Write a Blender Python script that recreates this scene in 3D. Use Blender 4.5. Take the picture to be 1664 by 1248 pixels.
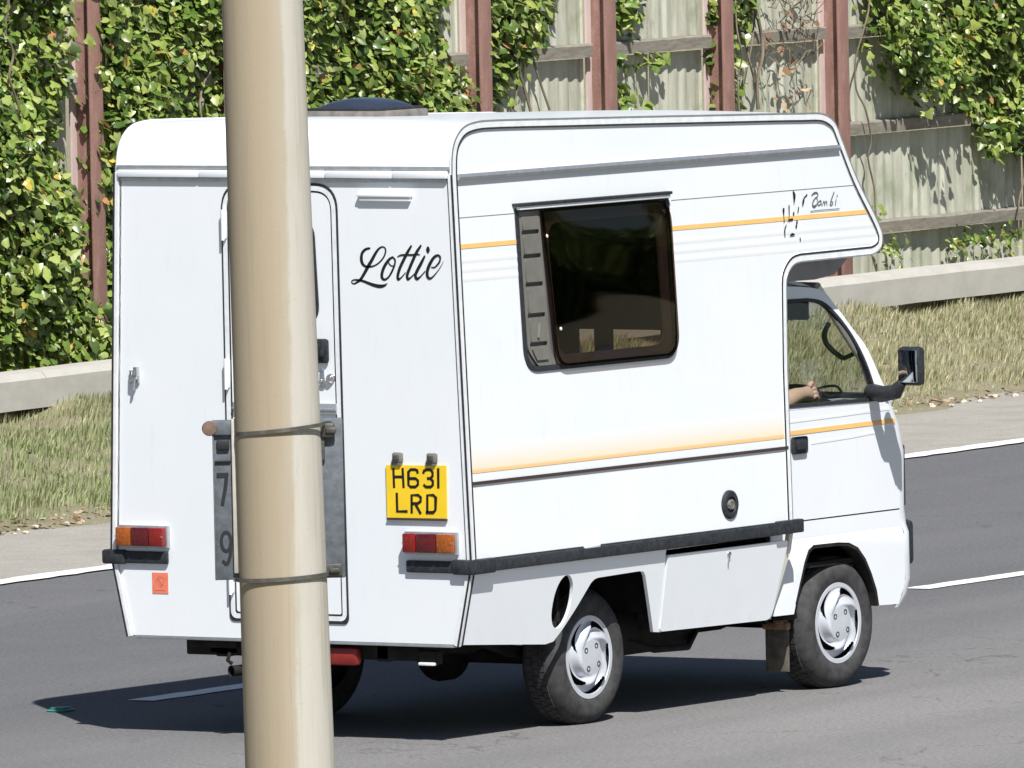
import bpy, bmesh, math, random
from mathutils import Vector, Matrix
import numpy as np
for o in list(bpy.data.objects): bpy.data.objects.remove(o)
SC = bpy.context.scene; COL = SC.collection
R = math.radians
random.seed(7); rng = np.random.default_rng(11)

# ------------------------------------------------------------------ camera, sky, sun, exposure
def setup_view():
    yaw, pit, roll, D, tx, tz, f = CAM
    ya, pi_, ro = R(yaw), R(pit), R(roll)
    d = Vector((math.cos(ya)*math.cos(pi_), math.sin(ya)*math.cos(pi_), -math.sin(pi_)))
    r = Vector((math.sin(ya), -math.cos(ya), 0)); u = r.cross(d)
    r2 = math.cos(ro)*r + math.sin(ro)*u; u2 = -math.sin(ro)*r + math.cos(ro)*u
    loc = Vector((tx, 0, tz)) - d*D
    cd = bpy.data.cameras.new('camera'); co = bpy.data.objects.new('camera', cd); COL.objects.link(co)
    m = Matrix((( r2.x, u2.x, -d.x, loc.x), (r2.y, u2.y, -d.y, loc.y), (r2.z, u2.z, -d.z, loc.z), (0, 0, 0, 1)))
    co.matrix_world = m
    cd.sensor_fit = 'HORIZONTAL'; cd.sensor_width = 36; cd.lens = f/1664*36
    cd.clip_start = 1; cd.clip_end = 3000
    SC.camera = co
CAM = (33.8079, 3.1751, -1.1704, 49.8241, 1.565, 1.2941, 20339.92)
setup_view()
SUNV = Vector((-.465, -.53, .94)).normalized()     # towards the sun
w = bpy.data.worlds.new('World'); SC.world = w; w.use_nodes = True
nt = w.node_tree; bg = nt.nodes['Background']
sky = nt.nodes.new('ShaderNodeTexSky'); sky.sky_type = 'NISHITA'; sky.sun_disc = False
sky.sun_elevation = math.asin(SUNV.z); sky.sun_rotation = math.atan2(SUNV.x, SUNV.y)
sky.air_density = 1.0; sky.dust_density = 1.0; sky.ozone_density = 1.2
nt.links.new(sky.outputs[0], bg.inputs[0]); bg.inputs[1].default_value = 0.05
sd = bpy.data.lights.new('sun', 'SUN'); sd.energy = 4.8; sd.angle = R(.53); sd.color = (1, .972, .93)
so = bpy.data.objects.new('sun', sd); COL.objects.link(so); so.location = (-20, -20, 40)
so.rotation_euler = SUNV.to_track_quat('Z', 'Y').to_euler()
SC.view_settings.view_transform = 'Standard'; SC.view_settings.look = 'None'
SC.view_settings.exposure = 0.56; SC.view_settings.gamma = 1; SC.view_settings.use_curve_mapping = False
SC.render.engine = 'CYCLES'
try:
    SC.cycles.transparent_max_bounces = 16; SC.cycles.max_bounces = 8
except Exception: pass

# ------------------------------------------------------------------ measured outlines
LOTTIE = [[(-0.4009, 1.9141, 0.0071), (-0.3831, 1.9103, 0.0091), (-0.3666, 1.8968, 0.0106), (-0.3611, 1.8749, 0.0126), (-0.3656, 1.8555, 0.0113), (-0.3785, 1.8447, 0.0086), (-0.3991, 1.8427, 0.0066), (-0.4227, 1.8475, 0.0055), (-0.4465, 1.8611, 0.0055), (-0.4676, 1.8831, 0.0061), (-0.4755, 1.905, 0.0066), (-0.4714, 1.9166, 0.0055), (-0.4597, 1.9199, 0.0055), (-0.4449, 1.9132, 0.0076), (-0.4298, 1.8973, 0.0101), (-0.4115, 1.8705, 0.0121), (-0.3902, 1.8412, 0.0131), (-0.3719, 1.8143, 0.0116), (-0.3552, 1.7935, 0.0101), (-0.3387, 1.7824, 0.0076), (-0.3238, 1.7762, 0.005), (-0.3137, 1.7822, 0.0045), (-0.3183, 1.7895, 0.0045), (-0.336, 1.7916, 0.0061), (-0.3653, 1.7875, 0.0086), (-0.3916, 1.7793, 0.0101), (-0.4207, 1.7711, 0.0121), (-0.4471, 1.7677, 0.0126), (-0.4677, 1.7715, 0.0086), (-0.4796, 1.7794, 0.002)], [(-0.5071, 1.881, 0.0066), (-0.4878, 1.8687, 0.0101), (-0.4666, 1.8418, 0.0116), (-0.4563, 1.8175, 0.0121), (-0.4567, 1.8005, 0.0111), (-0.4683, 1.7938, 0.0081), (-0.4861, 1.8032, 0.0066), (-0.5028, 1.8252, 0.0076), (-0.5151, 1.8495, 0.0076), (-0.5186, 1.869, 0.0071), (-0.5071, 1.881, 0.0066)], [(-0.4944, 1.8772, 0.005), (-0.4885, 1.8614, 0.005), (-0.499, 1.8482, 0.0045), (-0.518, 1.8467, 0.0035)], [(-0.5952, 1.9241, 0.0076), (-0.5764, 1.8985, 0.0111), (-0.5581, 1.8693, 0.0116), (-0.5397, 1.8376, 0.0116), (-0.5303, 1.8109, 0.0116), (-0.5314, 1.7959, 0.0101), (-0.5447, 1.8013, 0.005), (-0.5657, 1.8209, 0.0035)], [(-0.6399, 1.9256, 0.0076), (-0.6203, 1.9013, 0.0111), (-0.602, 1.8697, 0.0116), (-0.5866, 1.8405, 0.0116), (-0.5743, 1.8137, 0.0116), (-0.5768, 1.7968, 0.0101), (-0.5916, 1.8042, 0.005), (-0.6095, 1.8189, 0.0035)], [(-0.5306, 1.8824, 0.003), (-0.5469, 1.8886, 0.0061), (-0.5703, 1.89, 0.0066), (-0.5996, 1.8902, 0.0066), (-0.6201, 1.8928, 0.0066), (-0.6361, 1.8905, 0.002)], [(-0.6564, 1.8846, 0.0076), (-0.6397, 1.8579, 0.0116), (-0.6215, 1.8311, 0.0116), (-0.6122, 1.8116, 0.0116), (-0.6192, 1.7984, 0.0106), (-0.6355, 1.807, 0.005), (-0.6579, 1.8278, 0.0035)], [(-0.6733, 1.9174, 0.0111), (-0.6732, 1.9107, 0.0166), (-0.673, 1.9039, 0.0111)], [(-0.6875, 1.8438, 0.0035), (-0.7036, 1.8439, 0.005), (-0.7245, 1.8634, 0.0066), (-0.7293, 1.8816, 0.0076), (-0.7193, 1.8895, 0.0076), (-0.7016, 1.8826, 0.0096), (-0.6836, 1.8607, 0.0116), (-0.6698, 1.8339, 0.0126), (-0.6678, 1.8121, 0.0116), (-0.6762, 1.8006, 0.0086), (-0.6909, 1.8051, 0.0055), (-0.7148, 1.8271, 0.003), (-0.7329, 1.849, 0.002), (-0.7444, 1.8672, 0.001)]]
PLATE = [[(-0.4952, 1.0674, 0.0091), (-0.497, 0.9898, 0.0091)], [(-0.5383, 1.0681, 0.0091), (-0.5414, 0.9906, 0.0091)], [(-0.4981, 1.0328, 0.0091), (-0.5399, 1.0336, 0.0091)], [(-0.6085, 1.0474, 0.0091), (-0.6063, 1.0599, 0.0091), (-0.5963, 1.0629, 0.0091), (-0.5761, 1.0625, 0.0091), (-0.5657, 1.0529, 0.0091), (-0.5644, 1.0026, 0.0091), (-0.5744, 0.9954, 0.0091), (-0.5971, 0.9958, 0.0091), (-0.6087, 1.0055, 0.0091), (-0.6091, 1.0202, 0.0091), (-0.5979, 1.0283, 0.0091), (-0.5676, 1.0278, 0.0091)], [(-0.6338, 1.0478, 0.0091), (-0.6391, 1.0594, 0.0091), (-0.6519, 1.0638, 0.0091), (-0.6695, 1.0631, 0.0091), (-0.6781, 1.0528, 0.0091), (-0.6778, 1.0402, 0.0091), (-0.6687, 1.03, 0.0091), (-0.651, 1.0293, 0.0091)], [(-0.6674, 1.0292, 0.0091), (-0.6785, 1.0204, 0.0091), (-0.6781, 1.0047, 0.0091), (-0.6679, 0.9971, 0.0091), (-0.6451, 0.9967, 0.0091), (-0.6345, 1.006, 0.0091)], [(-0.7045, 1.07, 0.0096), (-0.7036, 0.9926, 0.0096)], [(-0.5093, 0.9722, 0.0091), (-0.51, 0.8999, 0.0091), (-0.5581, 0.9008, 0.0091)], [(-0.5774, 0.8938, 0.0091), (-0.5786, 0.9641, 0.0091), (-0.609, 0.9646, 0.0091), (-0.6214, 0.9555, 0.0091), (-0.6197, 0.9408, 0.0091), (-0.6056, 0.9321, 0.0091), (-0.5803, 0.9316, 0.0091)], [(-0.5955, 0.9298, 0.0091), (-0.6198, 0.8926, 0.0091)], [(-0.6502, 0.8984, 0.0091), (-0.6519, 0.9655, 0.0091), (-0.6797, 0.966, 0.0091), (-0.6908, 0.9568, 0.0091), (-0.6883, 0.9086, 0.0091), (-0.678, 0.899, 0.0091), (-0.6427, 0.8983, 0.0091)]]
PLATE_C = [(-0.46, 1.0772), (-0.7405, 1.08), (-0.7392, 0.8761), (-0.4612, 0.8748)]
BAMBI = [[(2.5602, 2.0059, 0.005), (2.5794, 2.0136, 0.0078), (2.6015, 2.013, 0.0064), (2.6059, 2.0009, 0.0043), (2.5887, 1.9947, 0.005)], [(2.5868, 1.9942, 0.005), (2.5689, 1.9808, 0.0071), (2.5632, 1.9662, 0.0078), (2.5737, 1.9598, 0.0099), (2.5915, 1.9649, 0.0071)], [(2.5894, 1.9945, 0.0028), (2.6019, 1.9852, 0.0035), (2.5915, 1.9649, 0.0043)], [(2.6264, 1.9822, 0.0043), (2.6074, 1.9771, 0.0043), (2.6003, 1.9685, 0.0043), (2.6117, 1.964, 0.0043), (2.6266, 1.9722, 0.0043), (2.6264, 1.9822, 0.0043), (2.6283, 1.9632, 0.0043)], [(2.6357, 1.9635, 0.0043), (2.6463, 1.9773, 0.0043), (2.6516, 1.9751, 0.0043), (2.6523, 1.9627, 0.0043), (2.6609, 1.9756, 0.0043), (2.669, 1.9743, 0.0043), (2.67, 1.9619, 0.0043)], [(2.7272, 2.0103, 0.0064), (2.7125, 1.9921, 0.0064), (2.7018, 1.9768, 0.0071), (2.6937, 1.9617, 0.005), (2.7097, 1.9621, 0.0043), (2.7143, 1.9712, 0.0043), (2.7008, 1.9738, 0.0035)], [(2.7393, 1.981, 0.0057), (2.733, 1.9605, 0.0057)], [(2.7483, 1.9975, 0.0057), (2.749, 1.9935, 0.0057)], [(2.5432, 1.9414, 0.0032), (2.5765, 1.9428, 0.0032), (2.632, 1.9433, 0.0032), (2.7061, 1.9428, 0.0032), (2.7599, 1.9428, 0.0032)]]
MARKS = [[(2.4206, 2.0299, 0.0021), (2.4299, 2.0108, 0.0177), (2.4248, 1.9755, 0.0021)], [(2.5024, 1.9996, 0.005), (2.4948, 1.9842, 0.0135), (2.4884, 1.9676, 0.0057)], [(2.5004, 1.9977, 0.0043), (2.5236, 2.0095, 0.0071)], [(2.4566, 1.9612, 0.0071), (2.4505, 1.9437, 0.0071)], [(2.418, 1.9413, 0.0099), (2.4174, 1.9354, 0.0099)], [(2.3443, 1.9584, 0.0142), (2.3437, 1.9319, 0.0043), (2.3445, 1.9091, 0.0064)], [(2.3858, 1.9713, 0.0078), (2.3831, 1.93, 0.0043), (2.3708, 1.9079, 0.0028)], [(2.3825, 1.9147, 0.0085), (2.4065, 1.9167, 0.0085)], [(2.4388, 1.9077, 0.0099), (2.4379, 1.8989, 0.0099)], [(2.4315, 1.8893, 0.0106), (2.4311, 1.884, 0.0106)], [(2.3588, 1.8967, 0.0035), (2.3448, 1.8766, 0.0092), (2.345, 1.847, 0.0028)], [(2.3805, 1.8532, 0.0028), (2.3991, 1.8567, 0.0106), (2.4172, 1.8538, 0.0035)], [(2.4546, 1.8398, 0.0064), (2.4573, 1.8298, 0.0064)]]
IVY_A1 = [(13.0385, 4.1095), (15.3708, 4.0859), (15.2857, 2.1213), (15.3018, 1.4639), (15.4443, 1.0625), (15.5011, 0.598), (15.4969, 0.4993), (14.4081, 0.4962), (12.8794, 0.489)]
IVY_A2 = [(15.6904, 4.0827), (19.5107, 4.0442), (19.4575, 2.2831), (19.4785, 2.1094), (19.7026, 1.8588), (19.8443, 1.6622), (19.7689, -0.1274), (15.5196, 0.1349)]
IVY_B = [(19.9874, 4.0394), (20.914, 4.03), (20.8346, 2.1335), (20.7221, 2.0669), (20.3182, 1.9758), (20.2545, 1.8383), (20.1599, 1.6497), (19.8872, 1.6605)]
IVY_C1 = [(21.3135, 1.9476), (22.2276, 1.9296), (22.1641, 1.8603), (21.5628, 1.8607), (21.3108, 1.884)]
IVY_C2 = [(21.5591, 1.772), (21.8725, 1.7425), (21.8518, 1.6078), (21.5155, 1.621)]
IVY_C3 = [(21.3679, 2.5406), (21.89, 2.5259), (21.7359, 2.0679), (21.5329, 2.0393)]
IVY_D = [(22.8252, 3.6513), (23.3889, 3.6432), (23.2361, 2.1984), (23.0477, 1.9514), (23.119, 1.8042), (22.9927, 1.5558), (22.7236, 1.5664)]
IVY_E = [(24.6503, 3.9924), (30.3906, 3.9345), (30.2625, 0.6808), (26.4715, 1.2309), (26.194, 1.3925), (25.7064, 1.6171), (25.3767, 1.5737), (24.973, 1.6445), (24.6623, 1.9324)]
IVY_F = [(26.111, 1.3958), (26.4776, 1.3813), (26.4677, 1.1369), (26.1441, 1.1882)]
IVY_G = [(24.6205, 0.9095), (24.903, 0.9187), (24.9407, 0.8503), (24.6585, 0.8561)]
CABWIN = [(2.5064, 1.5857), (2.6891, 1.5788), (2.8007, 1.5606), (2.9028, 1.4981), (2.9986, 1.4059), (3.0687, 1.3024), (3.1195, 1.1749), (3.1041, 1.1484), (2.4114, 1.1618)]
CABPIL = [(2.519, 1.6419), (2.79, 1.6157), (2.8909, 1.5484), (3.0069, 1.4428), (3.103, 1.3504), (3.203, 1.1701)]

# ------------------------------------------------------------------ materials
class NT:
    def __init__(s, name):
        s.m = bpy.data.materials.new(name); s.m.use_nodes = True; s.t = s.m.node_tree
        s.b = s.t.nodes['Principled BSDF']; s.out = s.t.nodes['Material Output']
    def n(s, ty, **kw):
        x = s.t.nodes.new(ty)
        for k, v in kw.items():
            if isinstance(k, str) and hasattr(x, k): setattr(x, k, v)
        return x
    def l(s, a, b): s.t.links.new(a, b)
    def coord(s, kind='Object', scale=(1, 1, 1)):
        c = s.n('ShaderNodeTexCoord'); mp = s.n('ShaderNodeMapping'); mp.inputs['Scale'].default_value = scale
        s.l(c.outputs[kind], mp.inputs[0]); return mp.outputs[0]
    def noise(s, vec, scale, detail=4, rough=.55, dist=0):
        x = s.n('ShaderNodeTexNoise'); s.l(vec, x.inputs['Vector']); x.inputs['Scale'].default_value = scale
        x.inputs['Detail'].default_value = detail; x.inputs['Roughness'].default_value = rough
        x.inputs['Distortion'].default_value = dist; return x.outputs['Fac']
    def ramp(s, fac, stops):
        x = s.n('ShaderNodeValToRGB'); s.l(fac, x.inputs[0]); e = x.color_ramp.elements
        while len(e) < len(stops): e.new(.5)
        for i, (p, c) in enumerate(stops):
            e[i].position = p; e[i].color = (*c, 1) if len(c) == 3 else c
        return x.outputs[0]
    def mix(s, fac, a, b, mode='MIX'):
        x = s.n('ShaderNodeMix', data_type='RGBA', blend_type=mode)
        if isinstance(fac, (int, float)): x.inputs[0].default_value = fac
        else: s.l(fac, x.inputs[0])
        for i, v in ((6, a), (7, b)):
            if isinstance(v, (tuple, list)): x.inputs[i].default_value = (*v, 1)
            else: s.l(v, x.inputs[i])
        return x.outputs[2]
    def math(s, op, a, b=0.0):
        x = s.n('ShaderNodeMath', operation=op)
        for i, v in ((0, a), (1, b)):
            if isinstance(v, (int, float)): x.inputs[i].default_value = v
            else: s.l(v, x.inputs[i])
        return x.outputs[0]
    def bump(s, h, strength=.3, dist=.01):
        x = s.n('ShaderNodeBump'); x.inputs['Strength'].default_value = strength; x.inputs['Distance'].default_value = dist
        s.l(h, x.inputs['Height']); s.l(x.outputs[0], s.b.inputs['Normal'])
    def set(s, col=None, rough=.5, metal=0, spec=.5, **kw):
        if col is not None:
            if isinstance(col, (tuple, list)): s.b.inputs['Base Color'].default_value = (*col, 1)
            else: s.l(col, s.b.inputs['Base Color'])
        if isinstance(rough, (int, float)): s.b.inputs['Roughness'].default_value = rough
        else: s.l(rough, s.b.inputs['Roughness'])
        s.b.inputs['Metallic'].default_value = metal; s.b.inputs['Specular IOR Level'].default_value = spec
        return s.m
M = {}
def simple(name, col, rough=.5, metal=0, spec=.5, var=.12, scale=14, bump=0):
    t = NT(name); v = t.coord(); n = t.noise(v, scale)
    c = t.ramp(n, [(.3, tuple(x*(1-var) for x in col)), (.7, tuple(min(1, x*(1+var)) for x in col))])
    if bump: t.bump(n, bump, .004)
    M[name] = t.set(c, rough, metal, spec); return M[name]
# van paint: faintly grubby white, panels not perfectly flat
t = NT('van_white'); v = t.coord(); n = t.noise(v, 1.6, 3); n2 = t.noise(t.coord(scale=(1, 1, .25)), 22, 5, .6)
c = t.ramp(n, [(.3, (.725, .765, .80)), (.75, (.77, .795, .825))])
c = t.mix(t.ramp(n2, [(.57, (0, 0, 0)), (.8, (.18, .18, .18))]), c, (.58, .57, .54))
t.bump(t.noise(v, 2.2, 2), .10, .02); M['white'] = t.set(c, .28, 0, .5); t.b.inputs['Coat Weight'].default_value = .3; t.b.inputs['Coat Roughness'].default_value = .1
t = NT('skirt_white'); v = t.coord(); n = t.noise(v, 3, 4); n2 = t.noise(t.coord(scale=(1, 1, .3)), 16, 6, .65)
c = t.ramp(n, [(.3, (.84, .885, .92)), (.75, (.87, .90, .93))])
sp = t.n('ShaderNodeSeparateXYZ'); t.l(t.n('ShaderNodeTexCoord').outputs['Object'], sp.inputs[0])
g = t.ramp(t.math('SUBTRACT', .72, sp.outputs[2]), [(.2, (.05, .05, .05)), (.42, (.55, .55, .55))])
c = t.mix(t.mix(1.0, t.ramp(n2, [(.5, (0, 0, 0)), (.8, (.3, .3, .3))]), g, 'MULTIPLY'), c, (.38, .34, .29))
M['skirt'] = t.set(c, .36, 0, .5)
t = NT('cream_paint'); n2 = t.noise(t.coord(), 18, 6, .65)
M['cream'] = t.set(t.ramp(n2, [(.35, (.74, .73, .67)), (.75, (.62, .58, .49))]), .4)
simple('alu', (.50, .52, .54), .38, .75, var=.12, scale=30)
simple('alu_white', (.76, .78, .80), .4, .1, var=.08, scale=30)
simple('blackrub', (.022, .025, .03), .55, 0, .4, var=.4, scale=60, bump=.2)
simple('bumper', (.024, .028, .033), .6, 0, .35, var=.45, scale=45, bump=.4)
simple('brown_trim', (.05, .032, .028), .5)
simple('tyre', (.050, .050, .052), .85, 0, .25, var=.35, scale=25, bump=.35)
simple('under', (.018, .017, .016), .85, 0, .2, var=.5, scale=12, bump=.5)
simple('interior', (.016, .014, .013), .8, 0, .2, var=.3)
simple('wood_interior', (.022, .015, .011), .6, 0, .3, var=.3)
simple('hub', (.62, .65, .70), .30, .35, .5, var=.06, scale=20)
simple('chrome', (.62, .63, .65), .16, .95, var=.05)
simple('red_lens', (.20, .010, .008), .12, 0, .7, var=.3, scale=120)
simple('darkred_lens', (.09, .006, .008), .12, 0, .7, var=.4, scale=120)
simple('amber_lens', (.30, .075, .010), .12, 0, .7, var=.35, scale=100)
simple('redlamp', (.24, .022, .018), .3, 0, .5, var=.25)
simple('yellow', (.82, .56, .02), .35, var=.05)
simple('letter', (.008, .008, .009), .35, var=.2)
simple('greyletter', (.10, .10, .11), .5, var=.2)
simple('orange', (.86, .50, .17), .4, var=.05)
simple('sticker', (.74, .20, .12), .45, var=.1, scale=40)
simple('stickerdark', (.58, .14, .09), .45, var=.1, scale=40)
simple('louvre', (.145, .142, .125), .65, var=.12, scale=18)
simple('louvre_dark', (.02, .02, .02), .7)
simple('vent_dome', (.028, .036, .058), .22, 0, .6, var=.2, scale=8)
simple('vent_frame', (.17, .155, .14), .7, var=.3, scale=22, bump=.3)
simple('mudflap', (.13, .12, .10), .85, 0, .2, var=.3, scale=30)
simple('mudcake', (.26, .17, .11), .9, 0, .2, var=.4, scale=40, bump=.6)
simple('skin', (.76, .48, .38), .5, var=.06, scale=18)
simple('shirt', (.16, .19, .26), .8, var=.1)
simple('hair', (.06, .045, .035), .6)
simple('trousers', (.05, .055, .07), .8)
simple('fairing', (.26, .255, .27), .6, var=.12)
simple('spot', (.8, .8, .8), .4)
# orange fade band: printed decal fading upward
t = NT('fade_band'); sp = t.n('ShaderNodeSeparateXYZ'); t.l(t.n('ShaderNodeTexCoord').outputs['Object'], sp.inputs[0])
f = t.math('DIVIDE', t.math('SUBTRACT', sp.outputs[2], 1.048), .105)
nn = t.math('MULTIPLY', t.math('SUBTRACT', t.noise(t.coord(scale=(.3, 1, 60)), 2, 2), .5), .10)
M['fade'] = t.set(t.ramp(t.math('ADD', f, nn), [(0, (.80, .50, .22)), (.10, (.80, .53, .26)), (.16, (.78, .67, .50)), (.45, (.76, .72, .64)), (1, (.745, .77, .79))]), .35)
t = NT('rib_shade'); M['rib'] = t.set((.70, .72, .76), .35)
def glass(name, tint, rough=.02, k=1.0):
    t = NT(name); t.t.nodes.remove(t.b)
    tr = t.n('ShaderNodeBsdfTransparent'); tr.inputs[0].default_value = (*tint, 1)
    gl = t.n('ShaderNodeBsdfGlossy'); gl.inputs['Roughness'].default_value = rough
    lw = t.n('ShaderNodeLayerWeight'); lw.inputs[0].default_value = .5
    fr = t.math('ADD', .04, t.math('MULTIPLY', t.math('POWER', lw.outputs['Facing'], 4.2), .9))
    mx = t.n('ShaderNodeMixShader'); t.l(t.math('MULTIPLY', fr, k), mx.inputs[0])
    t.l(tr.outputs[0], mx.inputs[1]); t.l(gl.outputs[0], mx.inputs[2]); t.l(mx.outputs[0], t.out.inputs[0])
    M[name] = t.m
glass('glass', (.86, .88, .86)); glass('tint', (.38, .31, .26), .05, 1.05)
simple('surround', (.10, .088, .098), .5)
# asphalt
t = NT('asphalt'); v = t.coord(); big = t.noise(t.coord(scale=(.12, 1.1, 1)), 1.1, 4, .5, .4); fine = t.noise(v, 150, 3, .75); mid = t.noise(v, 3.5, 5, .6)
c = t.ramp(big, [(.3, (.152, .152, .160)), (.7, (.198, .196, .199))])
c = t.mix(.6, c, t.ramp(fine, [(.28, (.25, .25, .25)), (.5, (.92, .92, .92)), (.75, (1.75, 1.7, 1.65))]), 'MULTIPLY')
c = t.mix(.55, c, t.ramp(t.noise(v, 48, 2, .8), [(.3, (.5, .5, .5)), (.5, (1, 1, 1)), (.7, (1.6, 1.58, 1.55))]), 'MULTIPLY')
c = t.mix(t.ramp(mid, [(.45, (0, 0, 0)), (.75, (.35, .35, .35))]), c, (.215, .207, .195))
sp = t.n('ShaderNodeSeparateXYZ'); t.l(t.n('ShaderNodeTexCoord').outputs['Object'], sp.inputs[0])
lane = t.ramp(t.math('ADD', t.math('MULTIPLY', t.math('ADD', sp.outputs[1], 1.2), .28), t.math('MULTIPLY', mid, .3)), [(.1, (1.05, 1.04, 1.02)), (.95, (.70, .715, .73)), (1, (.70, .715, .74))])
c = t.mix(1.0, c, lane, 'MULTIPLY')
crk = t.n('ShaderNodeTexVoronoi', feature='DISTANCE_TO_EDGE'); crk.inputs['Scale'].default_value = .55
wv = t.n('ShaderNodeVectorMath', operation='ADD'); t.l(v, wv.inputs[0]); nz = t.n('ShaderNodeTexNoise'); nz.inputs['Scale'].default_value = 2.2; nz.inputs['Detail'].default_value = 6; t.l(v, nz.inputs['Vector']); t.l(nz.outputs['Color'], wv.inputs[1]); t.l(wv.outputs[0], crk.inputs['Vector'])
ck = t.math('MULTIPLY', t.math('LESS_THAN', crk.outputs['Distance'], .0045), t.math('GREATER_THAN', big, .53))
c = t.mix(t.math('MULTIPLY', ck, .45), c, (.05, .048, .045))
t.bump(fine, .55, .006); M['asphalt'] = t.set(c, .85, 0, .3)
t = NT('roadpaint'); v = t.coord(); n = t.noise(v, 40, 6, .7)
c = t.ramp(n, [(.3, (.62, .61, .58)), (.5, (.80, .80, .79))]); t.bump(t.noise(v, 130, 3), .4, .004); M['paint'] = t.set(c, .6)
t = NT('shoulder'); v = t.coord(); n = t.noise(v, 2.2, 6, .65); f = t.noise(v, 80, 4, .7)
c = t.ramp(n, [(.3, (.27, .255, .225)), (.6, (.33, .315, .285)), (.8, (.25, .21, .165))])
c = t.mix(.7, c, t.ramp(f, [(.3, (.6, .6, .6)), (.7, (1.3, 1.3, 1.3))]), 'MULTIPLY'); t.bump(f, .6, .01); M['shoulder'] = t.set(c, .9)
t = NT('soil'); v = t.coord(); n = t.noise(v, 3, 6, .65); f = t.noise(v, 60, 5, .75)
c = t.ramp(n, [(.3, (.26, .25, .14)), (.5, (.36, .33, .21)), (.75, (.42, .35, .25))])
c = t.mix(.7, c, t.ramp(f, [(.3, (.45, .45, .45)), (.7, (1.4, 1.4, 1.4))]), 'MULTIPLY'); t.bump(f, 1, .03); M['soil'] = t.set(c, .95)
def rnd_leaf(name, stops, rough=.45, trans=.3, spec=.4):
    t = NT(name); g = t.n('ShaderNodeNewGeometry'); oi = t.n('ShaderNodeObjectInfo')
    r = t.math('FRACT', t.math('ADD', g.outputs['Random Per Island'], oi.outputs['Random']))
    c = t.ramp(r, stops)
    v = t.noise(t.coord(), 45, 2)
    if name == 'grass': sx = t.n('ShaderNodeSeparateXYZ'); t.l(t.n('ShaderNodeTexCoord').outputs['Object'], sx.inputs[0]); gf = t.math('ADD', t.noise(t.coord(), 1.3, 4, .6), t.math('MULTIPLY', t.math('SUBTRACT', 16.5, sx.outputs[0]), .03)); c = t.mix(t.ramp(gf, [(.42, (0, 0, 0)), (.66, (.8, .8, .8))]), c, (.34, .41, .19))
    c = t.mix(.5, c, t.ramp(v, [(.3, (.75, .75, .75)), (.7, (1.2, 1.2, 1.2))]), 'MULTIPLY')
    t.set(c, rough, 0, spec)
    tl = t.n('ShaderNodeBsdfTranslucent'); t.l(c, tl.inputs[0]); mx = t.n('ShaderNodeMixShader'); mx.inputs[0].default_value = trans
    t.l(t.b.outputs[0], mx.inputs[1]); t.l(tl.outputs[0], mx.inputs[2]); t.l(mx.outputs[0], t.out.inputs[0]); M[name] = t.m
rnd_leaf('ivy', [(0, (.06, .115, .02)), (.2, (.13, .21, .035)), (.42, (.25, .34, .07)), (.58, (.38, .44, .14)), (.78, (.04, .085, .022)), (.975, (.34, .40, .09)), (.985, (.62, .46, .08)), (.994, (.42, .22, .10))], .35, .25, .5)
rnd_leaf('grass', [(0, (.47, .44, .27)), (.3, (.55, .51, .34)), (.55, (.42, .45, .24)), (.8, (.62, .57, .41)), (1, (.38, .43, .20))], .8, .2, .15)
rnd_leaf('litter', [(0, (.16, .10, .055)), (.4, (.30, .20, .12)), (.7, (.42, .33, .22)), (1, (.22, .13, .08))], .8, .1, .15)
simple('stem', (.17, .14, .10), .9, var=.25)
simple('stone', (.52, .47, .38), .9, var=.3, scale=40, bump=.5)
# corrugated sheet, weathered pale green
t = NT('sheet'); v = t.coord(scale=(1, 1, .18)); n = t.noise(v, 9, 6, .7); n2 = t.noise(t.coord(), 3, 5, .65)
oi = t.n('ShaderNodeObjectInfo')
c = t.ramp(n, [(.3, (.32, .32, .25)), (.5, (.45, .455, .375)), (.72, (.54, .545, .46))])
c = t.mix(t.ramp(n2, [(.52, (0, 0, 0)), (.75, (.75, .75, .75))]), c, (.20, .25, .13))
c = t.mix(t.ramp(t.noise(t.coord(scale=(1, 1, .3)), 6, 6, .75), [(.58, (0, 0, 0)), (.72, (.8, .8, .8))]), c, (.20, .19, .15))
t.bump(n, .3, .01); M['sheet'] = t.set(c, .75)
t = NT('railwood'); n = t.noise(t.coord(scale=(.25, 1, 1)), 24, 6, .7)
M['rail'] = t.set(t.ramp(n, [(.3, (.15, .135, .11)), (.7, (.29, .265, .22))]), .85); t.bump(n, .5, .01)
t = NT('oxide'); v = t.coord(scale=(1, 1, .3)); n = t.noise(v, 14, 6, .7); n2 = t.noise(t.coord(), 60, 4)
c = t.ramp(n, [(.3, (.20, .110, .088)), (.55, (.27, .150, .125)), (.78, (.37, .26, .22))])
c = t.mix(t.ramp(n2, [(.62, (0, 0, 0)), (.75, (.8, .8, .8))]), c, (.12, .07, .06)); t.bump(n2, .4, .006); M['oxide'] = t.set(c, .7)
t = NT('oxide_pale'); n = t.noise(t.coord(scale=(1, 1, .3)), 18, 6, .7)
M['oxide_pale'] = t.set(t.ramp(n, [(.35, (.46, .36, .34)), (.6, (.52, .42, .39)), (.75, (.30, .18, .15))]), .75)
t = NT('barrier'); n = t.noise(t.coord(scale=(.5, 1, 1)), 8, 6, .65)
M['barrier'] = t.set(t.ramp(n, [(.3, (.37, .355, .32)), (.6, (.44, .425, .39)), (.8, (.36, .33, .27))]), .75); t.bump(t.noise(t.coord(), 90, 4), .25, .005)
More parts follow.
